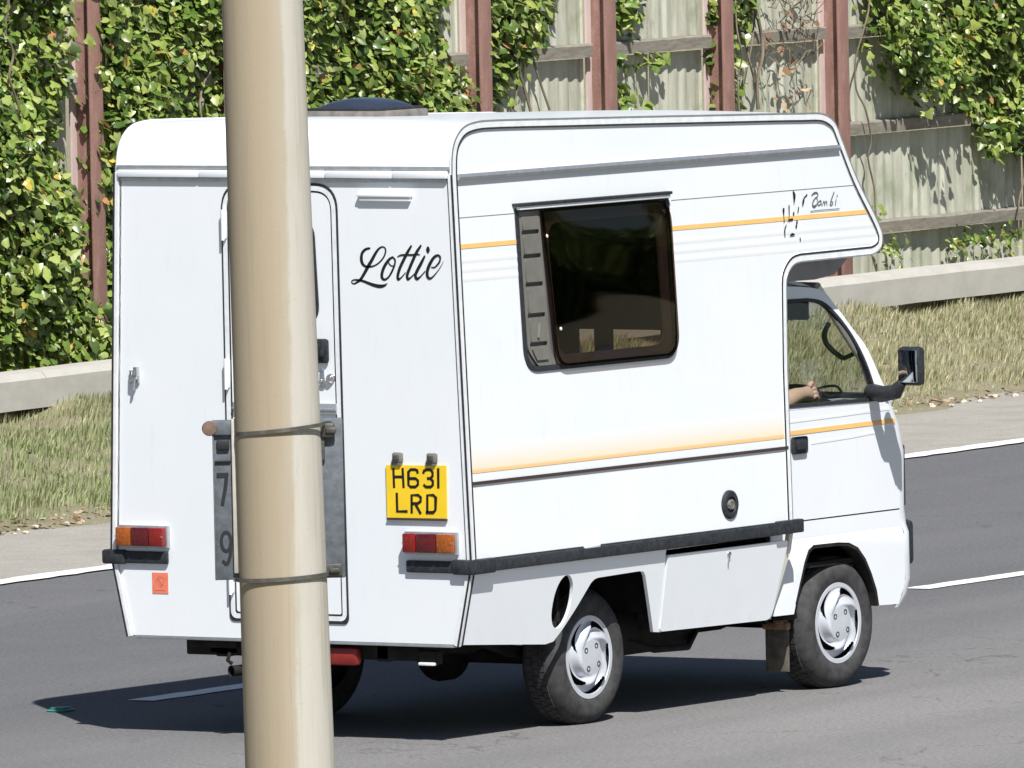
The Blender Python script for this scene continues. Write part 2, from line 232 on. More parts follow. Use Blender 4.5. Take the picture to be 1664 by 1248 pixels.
# lamp post: cream paint, darker tan towards the left flank
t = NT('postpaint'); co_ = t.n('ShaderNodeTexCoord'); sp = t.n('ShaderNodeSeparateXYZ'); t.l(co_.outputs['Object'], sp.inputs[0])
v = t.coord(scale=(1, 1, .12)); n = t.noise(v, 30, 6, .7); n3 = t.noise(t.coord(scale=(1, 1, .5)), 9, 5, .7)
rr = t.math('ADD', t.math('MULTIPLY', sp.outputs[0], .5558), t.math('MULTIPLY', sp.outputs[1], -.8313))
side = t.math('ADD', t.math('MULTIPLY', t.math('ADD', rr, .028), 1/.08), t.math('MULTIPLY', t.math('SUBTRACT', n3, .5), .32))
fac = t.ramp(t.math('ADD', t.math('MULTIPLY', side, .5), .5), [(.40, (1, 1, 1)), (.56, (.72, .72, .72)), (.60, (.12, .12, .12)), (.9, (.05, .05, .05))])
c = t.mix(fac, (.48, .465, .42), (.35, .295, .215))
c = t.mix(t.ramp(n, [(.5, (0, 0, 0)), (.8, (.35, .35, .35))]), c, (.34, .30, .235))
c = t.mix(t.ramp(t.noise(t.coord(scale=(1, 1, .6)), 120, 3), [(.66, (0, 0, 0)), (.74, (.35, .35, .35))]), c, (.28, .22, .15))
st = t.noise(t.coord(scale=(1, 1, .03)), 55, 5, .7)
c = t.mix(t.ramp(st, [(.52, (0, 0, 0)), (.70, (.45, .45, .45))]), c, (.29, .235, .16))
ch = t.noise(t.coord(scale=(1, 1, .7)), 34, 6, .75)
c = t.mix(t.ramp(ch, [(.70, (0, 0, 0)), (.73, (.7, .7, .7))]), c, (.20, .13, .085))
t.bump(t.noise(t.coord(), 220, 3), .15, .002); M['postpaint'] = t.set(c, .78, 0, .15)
simple('signgrey', (.10, .115, .135), .6, var=.25, scale=60, bump=.3)
simple('signdark', (.012, .014, .018), .6, var=.3)
simple('strap', (.13, .125, .115), .5, .4, var=.3, scale=60)
simple('bracket', (.085, .083, .078), .45, .4, var=.3, scale=80)
simple('rust', (.16, .10, .08), .8, var=.3, scale=80)
simple('channel', (.52, .50, .45), .5, .3, var=.12, scale=40)
simple('teal', (.05, .22, .19), .4, var=.2)

# ------------------------------------------------------------------ mesh helpers
def smooth_angle(me, deg):
    for p in me.polygons: p.use_smooth = True
    me.set_sharp_from_angle(angle=R(deg))
def link(name, me, mat, parent=None, ang=None):
    o = bpy.data.objects.new(name, me)
    if mat is not None and not me.materials: me.materials.append(M[mat] if isinstance(mat, str) else mat)
    COL.objects.link(o)
    if parent is not None: o.parent = parent
    if ang: smooth_angle(me, ang)
    return o
def thing(name, label, cat, loc=(0, 0, 0), rz=0, group=None):
    o = bpy.data.objects.new(name, None); COL.objects.link(o); o.location = loc; o.rotation_euler = (0, 0, rz)
    o.empty_display_size = .2; tag(o, label, cat, group); return o
def tag(o, label=None, cat=None, group=None, kind=None):
    for k, v in (('label', label), ('category', cat), ('group', group), ('kind', kind)):
        if v: o[k] = v
    return o
class MB:
    def __init__(s): s.bm = bmesh.new()
    def box(s, x0, x1, y0, y1, z0, z1, bev=0, mat=None):
        t = bmesh.new(); bmesh.ops.create_cube(t, size=1)
        for v in t.verts: v.co = Vector(((x0+x1)/2+v.co.x*(x1-x0), (y0+y1)/2+v.co.y*(y1-y0), (z0+z1)/2+v.co.z*(z1-z0)))
        if bev: bmesh.ops.bevel(t, geom=t.edges[:], offset=bev, segments=2, affect='EDGES', profile=.5)
        return s.add(t, mat)
    def add(s, t, mat=None):
        if mat is not None: bmesh.ops.transform(t, matrix=mat, verts=t.verts)
        me = bpy.data.meshes.new('tmp'); t.to_mesh(me); t.free(); s.bm.from_mesh(me); bpy.data.meshes.remove(me); return s
    def tube(s, pts, r, n=10, cap=True, closed=False):
        pts = [Vector(p) for p in pts]; N = len(pts); rr = r if isinstance(r, (list, tuple)) else [r]*N
        t = bmesh.new(); rings = []; up = None
        for i, p in enumerate(pts):
            a = pts[(i-1) % N] if (closed or i > 0) else pts[0]; b = pts[(i+1) % N] if (closed or i < N-1) else pts[-1]
            d = (b-a).normalized()
            if up is None:
                up = d.orthogonal().normalized()
            else:
                up = (up - d*up.dot(d)).normalized()
            sd_ = d.cross(up)
            rings.append([t.verts.new(p+rr[i]*(math.cos(2*math.pi*k/n)*up+math.sin(2*math.pi*k/n)*sd_)) for k in range(n)])
        rng_ = range(N) if closed else range(N-1)
        for i in rng_:
            A, B = rings[i], rings[(i+1) % N]
            for k in range(n): t.faces.new((A[k], A[(k+1) % n], B[(k+1) % n], B[k]))
        if cap and not closed: t.faces.new(rings[0][::-1]); t.faces.new(rings[-1])
        bmesh.ops.recalc_face_normals(t, faces=t.faces); return s.add(t)
    def lathe(s, prof, mat, n=48):       # prof: (radius, axial); axis = local z
        t = bmesh.new(); rings = []
        for r, z in prof:
            if r < 1e-6: rings.append([t.verts.new((0, 0, z))])
            else: rings.append([t.verts.new((r*math.cos(2*math.pi*k/n), r*math.sin(2*math.pi*k/n), z)) for k in range(n)])
        for A, B in zip(rings, rings[1:]):
            for k in range(n):
                a = [A[0]] if len(A) == 1 else [A[k], A[(k+1) % n]]; b = [B[0]] if len(B) == 1 else [B[(k+1) % n], B[k]]
                if len(a)+len(b) > 2: t.faces.new(a+b)
        bmesh.ops.recalc_face_normals(t, faces=t.faces); return s.add(t, mat)
    def build(s, name, mat, parent=None, ang=35):
        me = bpy.data.meshes.new(name); s.bm.to_mesh(me); s.bm.free(); return link(name, me, mat, parent, ang)
def fillet(pts, rad, seg=6):
    out = []; n = len(pts)
    rads = rad if isinstance(rad, (list, tuple)) else [rad]*n
    for i in range(n):
        p = Vector(pts[i]); a = Vector(pts[i-1])-p; b = Vector(pts[(i+1) % n])-p; r = rads[i]
        if r <= 0: out.append(tuple(p)); continue
        ang = a.angle(b); d = min(r/math.tan(ang/2), a.length*.49, b.length*.49); a.normalize(); b.normalize()
        p0 = p+a*d; p1 = p+b*d
        for k in range(seg+1):
            u = k/seg; q = (1-u)**2*p0+2*u*(1-u)*p+u*u*p1; out.append((q.x, q.y))
    return out
def plate(name, outline, holes, t, fn, mat, parent, ang=30, bev=0):
    """2-D outline with holes, filled, thickness t, mapped to 3-D by fn(u, v, w); w = 0 outer face, -t inner."""
    cu = bpy.data.curves.new('tmp', 'CURVE'); cu.dimensions = '2D'; cu.fill_mode = 'BOTH'; cu.extrude = t/2
    if bev: cu.bevel_depth = bev; cu.bevel_resolution = 2; cu.offset = -bev
    for lp in [outline]+list(holes):
        sp_ = cu.splines.new('POLY'); sp_.points.add(len(lp)-1)
        for i, (x, y) in enumerate(lp): sp_.points[i].co = (x, y, 0, 1)
        sp_.use_cyclic_u = True
    ob = bpy.data.objects.new('tmp', cu); COL.objects.link(ob)
    dg = bpy.context.evaluated_depsgraph_get(); me = bpy.data.meshes.new_from_object(ob.evaluated_get(dg))
    bpy.data.objects.remove(ob); bpy.data.curves.remove(cu)
    bm = bmesh.new(); bm.from_mesh(me); bmesh.ops.remove_doubles(bm, verts=bm.verts, dist=1e-5)
    T = t/2+bev
    for v in bm.verts: v.co = Vector(fn(v.co.x, v.co.y, v.co.z-T))
    bmesh.ops.recalc_face_normals(bm, faces=bm.faces)
    bm.to_mesh(me); bm.free(); me.name = name; me.materials.clear()
    return link(name, me, mat, parent, ang)
def ribbon(name, pts, off0, off1, h0, h1, fn, mat, parent, closed=False):
    """strip following a 2-D path between lateral offsets off0..off1, from height h0 to h1 (outward)."""
    n = len(pts); P = [Vector(p) for p in pts]; L = []
    for i in range(n):
        a = P[i-1] if (closed or i > 0) else P[i]; b = P[(i+1) % n] if (closed or i < n-1) else P[i]
        d1 = (P[i]-a); d2 = (b-P[i])
        if d1.length < 1e-9: d1 = d2
        if d2.length < 1e-9: d2 = d1
        d1.normalize(); d2.normalize(); n1 = Vector((-d1.y, d1.x)); n2 = Vector((-d2.y, d2.x)); m = (n1+n2)
        m = m/max(.3, m.length_squared)*2
        L.append(m)
    bm = bmesh.new(); R_ = []
    for p, m in zip(P, L):
        q0 = p+m*off0; q1 = p+m*off1
        R_.append([bm.verts.new(fn(q0.x, q0.y, h0)), bm.verts.new(fn(q0.x, q0.y, h1)), bm.verts.new(fn(q1.x, q1.y, h1)), bm.verts.new(fn(q1.x, q1.y, h0))])
    for i in (range(n) if closed else range(n-1)):
        A, B = R_[i], R_[(i+1) % n]
        for k in range(4): bm.faces.new((A[k], A[(k+1) % 4], B[(k+1) % 4], B[k]))
    if not closed: bm.faces.new(R_[0]); bm.faces.new(R_[-1][::-1])
    bmesh.ops.recalc_face_normals(bm, faces=bm.faces)
    me = bpy.data.meshes.new(name); bm.to_mesh(me); bm.free(); return link(name, me, mat, parent, 30)
def catmull(pts, seg=6):
    if len(pts) < 3: return pts
    P = [pts[0]]+list(pts)+[pts[-1]]; out = []
    for i in range(1, len(P)-2):
        p0, p1, p2, p3 = [np.array(P[j], float) for j in (i-1, i, i+1, i+2)]
        for k in range(seg):
            u = k/seg; out.append(tuple(.5*((2*p1)+(-p0+p2)*u+(2*p0-5*p1+4*p2-p3)*u*u+(-p0+3*p1-3*p2+p3)*u**3)))
    out.append(tuple(pts[-1])); return out
def lettering(name, strokes, fn, h, mat, parent, smooth=True, round_=True):
    """flat printed strokes: each a list of (u, v, width); fn(u, v, h) -> 3-D."""
    bm = bmesh.new(); lay = 0
    for st in strokes:
        q = catmull(st) if smooth else st; n = len(q); hh = h+lay*.00012; lay += 1
        prev = None
        for i in range(n):
            a = Vector(q[max(0, i-1)][:2]); b = Vector(q[min(n-1, i+1)][:2]); d = b-a
            if d.length < 1e-9: continue
            d.normalize(); nn_ = Vector((-d.y, d.x)); p = Vector(q[i][:2]); w_ = max(q[i][2], .0006)/2
            if not smooth and 0 < i < n-1:
                d1 = (p-Vector(q[i-1][:2])).normalized(); c_ = max(.6, abs(d1.dot(d))); w_ = w_/c_
            cur = (bm.verts.new(fn(p.x+nn_.x*w_, p.y+nn_.y*w_, hh)), bm.verts.new(fn(p.x-nn_.x*w_, p.y-nn_.y*w_, hh)))
            if prev: bm.faces.new((prev[0], prev[1], cur[1], cur[0]))
            prev = cur
        if round_:
            for idx, (x, y, w_) in ((0, q[0]), (n-1, q[-1])):
                vs = [bm.verts.new(fn(x+math.cos(a_*math.pi/6)*w_/2, y+math.sin(a_*math.pi/6)*w_/2, hh+.00006)) for a_ in range(12)]
                bm.faces.new(vs)
    me = bpy.data.meshes.new(name); bm.to_mesh(me); bm.free(); return link(name, me, mat, parent)
# ================================================================== SETTING
TH = math.atan(.083)                       # heading of the road against the van
def rd(s, t, z=0):
    return (s*math.cos(TH)-t*math.sin(TH), s*math.sin(TH)+t*math.cos(TH), z)
def sheet(name, s0, s1, t0, t1, z, mat, ns=1, ntt=1, hf=None):
    bm = bmesh.new(); g = [[bm.verts.new((s0+(s1-s0)*i/ns, t0+(t1-t0)*j/ntt, z+(hf(s0+(s1-s0)*i/ns, t0+(t1-t0)*j/ntt) if hf else 0))) for j in range(ntt+1)] for i in range(ns+1)]
    for i in range(ns):
        for j in range(ntt): bm.faces.new((g[i][j], g[i+1][j], g[i+1][j+1], g[i][j+1]))
    me = bpy.data.meshes.new(name); bm.to_mesh(me); bm.free()
    o = link(name, me, mat); o.rotation_euler = (0, 0, TH); o['kind'] = 'structure'
    if hf: smooth_angle(me, 60)
    return o
sheet('ground', -900, 900, -900, 900, -.30, 'soil')
sheet('verge', -300, 300, -60, -8.9, .02, 'soil')
sheet('road', -300, 300, -9, 7.0, 0, 'asphalt')
def shoulder_edge(s): return 7.42+.16*math.sin(s*.9)+.10*math.sin(s*2.7+1)+.22*max(0, (s-12)/9)
sheet('shoulder', -300, 300, 5.60, 8.6, .004, 'shoulder')
def line_strip(name, s0, s1, tf, wd, z, wob=.008):
    bm = bmesh.new(); prev = None; n = int((s1-s0)/.12)+1
    for i in range(n+1):
        s = s0+(s1-s0)*i/n; c = tf(s)
        a = bm.verts.new((s, c-wd/2+random.uniform(-wob, wob), z)); b = bm.verts.new((s, c+wd/2+random.uniform(-wob, wob)*1.5, z))
        if prev: bm.faces.new((prev[0], a, b, prev[1]))
        prev = (a, b)
    me = bpy.data.meshes.new(name); bm.to_mesh(me); bm.free(); o = link(name, me, 'paint'); o.rotation_euler = (0, 0, TH)
    o['kind'] = 'structure'; return o
line_strip('edge_line', -60, 90, lambda s: 5.66+.00*s, .16, .008, .012)
for k in range(-6, 12):
    s0 = 1.45+6.30*k
    line_strip('lane_marking', s0, s0+1.5, lambda s: 1.56-.047*(s-1.4) if s > 1.4 else 1.56, .13, .004, .005)
# cat's eye road stud beside the van's shadow tip
t = thing('road_stud', 'small teal reflective road stud in the asphalt at the tip of the van shadow', 'road stud', rd(.93, 1.62), TH)
m = MB(); m.box(-.05, .05, -.04, .04, 0, .010, .005); m.build('casing', 'teal', t)
m = MB(); m.box(-.035, .035, -.03, .03, .010, .018, .003); m.build('reflector', 'teal', t)
# bank of rough grass rising to the barrier and the fence
def lump(s, t_):
    return .035*math.sin(s*1.7+t_*2.1)+.025*math.sin(s*4.3-t_*3.7+1)+.015*math.sin(s*9.1+t_*7)
def bank_h(s, t_):
    e = shoulder_edge(s); u = (t_-e)/(9.35-e)
    if u <= 0: return -.05+.05*math.exp(u*10)
    u2 = min(1, u); b = .32*(u2**1.15)
    if t_ > 9.6: b += min(1, (t_-9.6)/.5)*.05
    return b+lump(s, t_)*min(1, u*3)+.012
def soilrough(s, t_): return bank_h(s, t_)+random.uniform(-.008, .008)
o = sheet('grass_bank', 0, 40, 6.9, 11.6, 0, 'soil', 400, 70, soilrough)
sheet('far_bank_left', -200, 0, 7.6, 40, .3, 'soil'); sheet('far_bank_right', 40, 240, 7.6, 40, .3, 'soil')
sheet('ground_behind_fence', 0, 40, 11.5, 60, .34, 'soil')

def mesh_np(name, V, F, mat, uv=None):
    me = bpy.data.meshes.new(name); k = F.shape[1]
    me.vertices.add(len(V)); me.vertices.foreach_set('co', V.astype(np.float32).ravel())
    me.loops.add(F.size); me.loops.foreach_set('vertex_index', F.astype(np.int32).ravel())
    me.polygons.add(len(F)); me.polygons.foreach_set('loop_start', np.arange(0, F.size, k, dtype=np.int32))
    me.update(calc_edges=True); me.materials.append(M[mat]); return me
def blades(name, mat, n, sr, tr, hr, wr, dens=None, lean=.5, lay=0.0):
    s = rng.uniform(*sr, n); t_ = rng.uniform(*tr, n)
    if dens is not None:
        k = rng.uniform(0, 1, n) < dens(s, t_); s, t_ = s[k], t_[k]; n = len(s)
    z = np.array([bank_h(a, b) for a, b in zip(s, t_)])-.008
    h = rng.uniform(*hr, n)*(.6+.8*(.5+.5*np.sin(s*3.1+np.sin(t_*5)*2)*np.cos(t_*4.3+s*.7))); w_ = rng.uniform(*wr, n); a = rng.uniform(0, 6.283, n)
    la = rng.normal(0, .6, n)+1.1; lm = h*rng.uniform(.2, lean*2, n)
    c = np.cos(a)*w_/2; s_ = np.sin(a)*w_/2; lx = np.cos(la+a*.25)*lm; ly = -np.abs(np.sin(la))*lm*.7
    base = np.stack([s, t_, z], 1)
    mid = base+np.stack([lx*.4, ly*.4, h*.6*(1-lay)], 1); tip = base+np.stack([lx, ly, h*(1-lay)], 1); side = np.stack([c, s_, 0*c], 1)
    V = np.stack([base-side, base+side, mid+side*.7, mid-side*.7, tip], 1).reshape(-1, 3)
    i0 = np.arange(n)*5
    F = np.concatenate([np.stack([i0, i0+1, i0+2], 1), np.stack([i0, i0+2, i0+3], 1), np.stack([i0+3, i0+2, i0+4], 1)])
    me = mesh_np(name, V, F, mat); o = bpy.data.objects.new(name, me); COL.objects.link(o); o.rotation_euler = (0, 0, TH); return o
def gd(s, t_):
    e = 7.42+.16*np.sin(s*.9)+.10*np.sin(s*2.7+1)+.22*np.maximum(0, (s-12)/9)
    p = .62+.38*np.sin(s*2.3+t_*1.9)*np.sin(t_*3.1-s*1.1); return np.clip((t_-e-.05)/.35, 0, 1)*np.clip(p, .12, 1)
tag(blades('rough_grass', 'grass', 230000, (8.5, 29), (7.3, 10.1), (.028, .075), (.004, .009), gd), 'rough dry olive grass covering the bank below the pale barrier', 'grass', kind='stuff')
def leaf_mesh(kind, seed, size=1.0):
    r_ = random.Random(seed)
    if kind == 'ivy':
        out = [(0, 0), (.34, -.14), (.50, .16), (.36, .44), (.30, .72), (0, 1.08)]
        pts = out+[(-x, y) for x, y in out[-2:0:-1]]
    else:
        pts = [(0, 0), (.28, .25), (.3, .6), (0, 1), (-.3, .6), (-.26, .25)]
    pts = [(x*r_.uniform(.8, 1.2), y*r_.uniform(.9, 1.1)) for x, y in pts]
    V = [(0, .38, .05)]+[(x, y, -.16*abs(x)-.12*max(0, y-.5)+r_.uniform(-.03, .03)) for x, y in pts]
    F = [(0, i+1, (i+1) % len(pts)+1) for i in range(len(pts))]
    return np.array(V)*size, np.array(F)
def scatter(name, kind, mat, pos, nrm_mean, size, parent=None, nv=6, spread=.55):
    """joined leaves: pos (n,3); each leaf lies roughly facing nrm_mean."""
    n = len(pos); Vs = []; Fs = []; base = 0
    for k in range(nv):
        idx = np.arange(k, n, nv); m_ = len(idx)
        if not m_: continue
        V0, F0 = leaf_mesh(kind, k)
        X, Y, Z = frames(m_, nrm_mean, spread); sz = rng.uniform(*size, m_)
        W = (V0[None, :, 0, None]*X[:, None, :]+V0[None, :, 1, None]*Y[:, None, :]+V0[None, :, 2, None]*Z[:, None, :])*sz[:, None, None]+pos[idx][:, None, :]
        F = (F0[None]+(np.arange(m_)*len(V0))[:, None, None]+base); Vs.append(W.reshape(-1, 3)); Fs.append(F.reshape(-1, 3)); base += m_*len(V0)
    me = mesh_np(name, np.concatenate(Vs), np.concatenate(Fs), mat); o = bpy.data.objects.new(name, me); COL.objects.link(o)
    if parent is not None: o.parent = parent
    return o
def frames(n, nrm_mean, spread):
    Z = np.array(nrm_mean)[None]+rng.normal(0, spread, (n, 3)); Z /= np.linalg.norm(Z, axis=1)[:, None]
    D = np.array([0, -.15, -1.0])[None]+rng.normal(0, .75, (n, 3)); D[:, 0] += .1
    Y = D-(D*Z).sum(1)[:, None]*Z; Y /= np.linalg.norm(Y, axis=1)[:, None]; X = np.cross(Y, Z); return X, Y, Z
# leaf litter and stones
n = 3000; s = rng.uniform(9, 28, n); q = rng.uniform(0, 1, n)
t_ = np.where(q < .5, 7.35+rng.exponential(.16, n), np.where(q < .86, rng.uniform(9.7, 10.15, n), rng.uniform(7.5, 9.5, n)))
t_ = t_+np.where(q < .5, .22*np.maximum(0, (s-12)/9), 0)
pos = np.stack([s, t_, np.array([max(.006, bank_h(a, b)) for a, b in zip(s, t_)])+.006], 1)
o = scatter('leaf_litter', 'litter', 'litter', pos, (0, 0, 1), (.02, .055), None, 4, .3); o.rotation_euler = (0, 0, TH)
tag(o, 'brown fallen leaves along the foot of the bank and fence', 'leaf litter', kind='stuff')
m = MB()
for k in range(120):
    s0 = random.uniform(9, 28); t0 = 7.25+random.expovariate(1/.18)+.22*max(0, (s0-12)/9); r0 = random.uniform(.006, .022)
    tb = bmesh.new(); bmesh.ops.create_icosphere(tb, subdivisions=1, radius=r0)
    for v in tb.verts: v.co = Vector((v.co.x*random.uniform(.8, 1.9), v.co.y*random.uniform(.7, 1.3), v.co.z*random.uniform(.4, .8)))
    m.add(tb, Matrix.Translation((s0, t0, max(.006, bank_h(s0, t0))+r0*.2)))
o = m.build('loose_stones', 'stone', None, 20); o.rotation_euler = (0, 0, TH); tag(o, 'pale loose stones scattered where the shoulder meets the bank', 'stones', kind='stuff')

# added hedge, out of view beyond the near verge, for the side window to reflect
hd = thing('hedge', 'unseen green hedge added beyond the near verge for the camper side window to mirror', 'hedge', rd(40, -34), TH)
n = 26000; hx = rng.uniform(-60, 120, n); hz = rng.uniform(0, 4.6, n)*(1+.18*np.sin(hx*.35)+.1*np.sin(hx*1.3)); hy = rng.normal(0, 1.0, n)
o = scatter('foliage', 'ivy', 'ivy', np.stack([hx, hy, hz], 1), (0, .6, .5), (.35, .8), hd, 4, .6); o['kind'] = 'stuff'
# ---- roadside barrier
bar = thing('roadside_barrier', 'pale weathered box beam barrier running along the grass bank behind the van', 'barrier', rd(8, 9.567), TH)
prof = [(0, .352), (0, .505), (.028, .540), (.15, .548), (.17, .53), (.17, .352)]
L0, L1 = 0.0, 24.0
for k in range(4):
    a, b = L0+6*k, L0+6*(k+1)-.006
    bm = bmesh.new(); rows = []
    n = 24
    for i in range(n+1):
        x = a+(b-a)*i/n; rows.append([bm.verts.new((x, y+random.uniform(-.0015, .0015), z+.003*x/2+.004*math.sin(x*.9)+random.uniform(-.0015, .0015))) for y, z in prof])
    for A, B in zip(rows, rows[1:]):
        for j in range(len(prof)): bm.faces.new((A[j], B[j], B[(j+1) % len(prof)], A[(j+1) % len(prof)]))
    bm.faces.new(rows[0]); bm.faces.new(rows[-1][::-1]); bmesh.ops.recalc_face_normals(bm, faces=bm.faces)
    me = bpy.data.meshes.new('beam'); bm.to_mesh(me); bm.free(); link('beam', me, 'barrier', bar, 25)
pm = None
for k in range(10):
    if pm is None:
        m = MB(); m.box(-.05, .05, .03, .13, -.1, .352, .004); o = m.build('post', 'barrier', bar); pm = o
    else: o = pm.copy(); COL.objects.link(o)
    o.location = (.6+2.4*k, 0, 0)
# ---- noise fence: oxide steel posts, timber rails, corrugated sheets
FT = 10.165
fen = thing('noise_fence', 'old roadside fence of red-brown steel posts, grey rails and pale corrugated sheets', 'fence', rd(8, FT), TH)
posts = [11.4-1.45, 12.85-1.45, 12.85, 14.25, 15.64, 17.07, 19.93, 21.405, 22.845, 24.303, 26.98, 28.4, 29.9, 31.4]
pm = None
for s1 in posts:
    if pm is None:
        m = MB(); m.box(-.13, 0, 0, .014, -.1, 3.3, .003); m.box(-.073, -.057, .014, .126, -.1, 3.3); o = m.build('post', 'oxide', fen); pm = o; m = MB(); m.box(-.13, 0, .126, .14, -.1, 3.3, .003); fl_ = m.build('back_flange', 'oxide_pale', o)
    else:
        o = pm.copy(); COL.objects.link(o); f2 = fl_.copy(); COL.objects.link(f2); f2.parent = o
    o.location = (s1-8, 0, 0)
zr = [.16, .745, 1.352, 1.935, 2.53, 3.10]
for a, b in zip(posts, posts[1:]):
    x0, x1 = a-8+.002, b-8-.132; L = x1-x0
    wd = b-a
    for i, z in enumerate(zr):
        m = MB(); tilt = random.uniform(-.008, .008)
        bm = m.bm; n = 8; prev = None
        for k in range(n+1):
            x = .004+(L-.008)*k/n; y = .006*math.sin(k*1.3+z*7)+random.uniform(-.002, .002); zz = z+tilt*(k/n-.5)+random.uniform(-.003, .003)
            ring = [bm.verts.new((x, p_[0]+y, p_[1]+zz)) for p_ in ((.085, 0), (.082, .066), (.09, .074), (.150, .078), (.150, 0))]
            if prev:
                for j in range(5): bm.faces.new((prev[j], ring[j], ring[(j+1) % 5], prev[(j+1) % 5]))
            else: bm.faces.new(ring[::-1])
            prev = ring
        bm.faces.new(prev); bmesh.ops.recalc_face_normals(bm, faces=bm.faces)
        o = m.build('rail', 'rail', fen, 30); o.location = (x0, 0, 0)
    # two corrugated sheets side by side per row, lapped
    for z0, z1 in zip([0]+zr, zr+[3.3]):
        if z1-z0 < .1: continue
        npan = 2
        for q_ in range(npan):
            pw = L/npan; pitch = .115; bm = bmesh.new(); cols = []; x = 0; ph = random.uniform(-.02, .02)
            xs = []
            for k in range(int(pw/pitch)+3):
                for dx, dy in ((0, 0), (.026, .011), (.06, .011), (.086, 0)):
                    xs.append((ph-.1+k*pitch+dx, dy))
            xs = [(min(max(a_, .0), pw-.004), b_) for a_, b_ in xs]; xs = [v for i_, v in enumerate(xs) if i_ == 0 or v[0] > xs[i_-1][0]+1e-4]
            yo = .142+(q_ % 2)*.004; dz = (z1-z0)
            for x_, y_ in xs:
                cols.append([bm.verts.new((x_, y_+yo+random.uniform(-.002, .002), .01+(dz-.02)*j/3)) for j in range(4)])
            for A, B in zip(cols, cols[1:]):
                for j in range(3): bm.faces.new((A[j], B[j], B[j+1], A[j+1]))
            me = bpy.data.meshes.new('panel'); bm.to_mesh(me); bm.free(); o = link('panel', me, 'sheet', fen, 25); o.location = (x0+q_*pw, 0, z0)

# ---- ivy
def inpoly(s, z, poly):
    c = np.zeros(len(s), bool); n = len(poly)
    for i in range(n):
        x1, y1 = poly[i]; x2, y2 = poly[i-1]
        k = ((y1 > z) != (y2 > z)) & (s < (x2-x1)*(z-y1)/(y2-y1+1e-12)+x1); c ^= k
    return c
def ivy_points(poly, dens, thick, zlo=.35):
    P = np.array(poly); a0, z0 = P.min(0); a1, z1 = P.max(0); z1 = min(z1, 3.25); z0 = max(z0, zlo); a0 = max(a0, 9.5); a1 = min(a1, 31)
    n = int((a1-a0)*(z1-z0)*dens); s = rng.uniform(a0, a1, n); z = rng.uniform(z0, z1, n)
    js = s+rng.normal(0, .035, n); jz = z+rng.normal(0, .05, n)+.05*np.sin(s*9); k = inpoly(js, jz, poly)
    s, z = s[k], z[k]
    bump_ = .5+.28*np.sin(s*4.1+z*3)+.22*np.sin(z*7.3-s*5.1+1)
    keep = rng.uniform(0, 1, len(s)) < np.clip(.55+1.0*bump_, 0, 1); s, z, bump_ = s[keep], z[keep], bump_[keep]
    d = rng.beta(1.6, 1.3, len(s))*(thick*(.3+1.05*bump_)); t_ = .135-d
    return np.stack([s-8, t_, z], 1)
DPL = [leaf_mesh('ivy', 100+i) for i in range(10)]
ldata = []
for V, F in DPL:
    me = bpy.data.meshes.new('leaf'); me.from_pydata([tuple(v) for v in V], [], [tuple(f) for f in F]); me.materials.append(M['ivy']); ldata.append(me)
def make_ivy(label, polys, dens, thick, stems=0):
    t = thing('ivy', label, 'ivy', rd(8, FT), TH, 'ivy climbing the fence')
    P = np.concatenate([ivy_points(p, dens, thick) for p in polys])
    order = np.argsort(P[:, 1]); front = order[:int(len(order)*.35)]; pick = rng.permutation(front)[:300]
    vis = P[pick]; rest = np.delete(P, pick, 0)
    o = scatter('foliage', 'ivy', 'ivy', rest, (-.12, -.72, .62), (.024, .070), t, 10, .5); o['kind'] = 'stuff'
    X, Y, Z = frames(len(vis), (-.12, -.72, .62), .38)
    for i, p in enumerate(vis):
        o = bpy.data.objects.new('leaf', ldata[i % 10]); COL.objects.link(o); o.parent = t; sz = rng.uniform(.048, .078)
        m_ = Matrix((( X[i][0], Y[i][0], Z[i][0], 0), (X[i][1], Y[i][1], Z[i][1], 0), (X[i][2], Y[i][2], Z[i][2], 0), (0, 0, 0, 1)))
        o.matrix_local = Matrix.Translation(Vector(p)) @ m_ @ Matrix.Scale(sz, 4)
    for k in range(stems):
        pl = random.choice(polys); Q = np.array(pl); a = random.uniform(max(9.6, Q[:, 0].min()), min(31, Q[:, 0].max()))-8; z = max(.35, Q[:, 1].min())
        top = min(3.2, Q[:, 1].max()); pts = []; x = a
        y = random.uniform(.0, .1)
        while z < top:
            pts.append((x, y, z)); z += random.uniform(.10, .2); x += random.uniform(-.09, .09); y = min(.1, max(-.03, y+random.uniform(-.03, .03)))
        if len(pts) > 2:
            m = MB(); m.tube(catmull(pts, 3), random.uniform(.005, .011), 5); m.build('stem', 'stem', t, 60)
    return t
make_ivy('dense sunlit ivy covering the fence left of the lone red-brown post at far left', [IVY_A1], 2800, .22, 3)
make_ivy('thick ivy behind the lamp post and above the van roof vent', [IVY_A2], 2800, .19, 2)
make_ivy('ragged yellowing ivy above the van roof just right of the roof vent', [IVY_B], 2000, .12, 4)
make_ivy('small ivy sprigs on pale sheets above the middle of the van roof', [IVY_C1, IVY_C2, IVY_C3], 1500, .08, 2)
make_ivy('narrow ivy strand beside a post above the front of the van roof', [IVY_D], 1600, .10, 4)
make_ivy('dark ivy clump hanging over the fence at upper right', [IVY_E, IVY_F], 2200, .26, 5)
make_ivy('tiny ivy tuft on the low fence rail right of the van', [IVY_G], 1500, .06, 0)
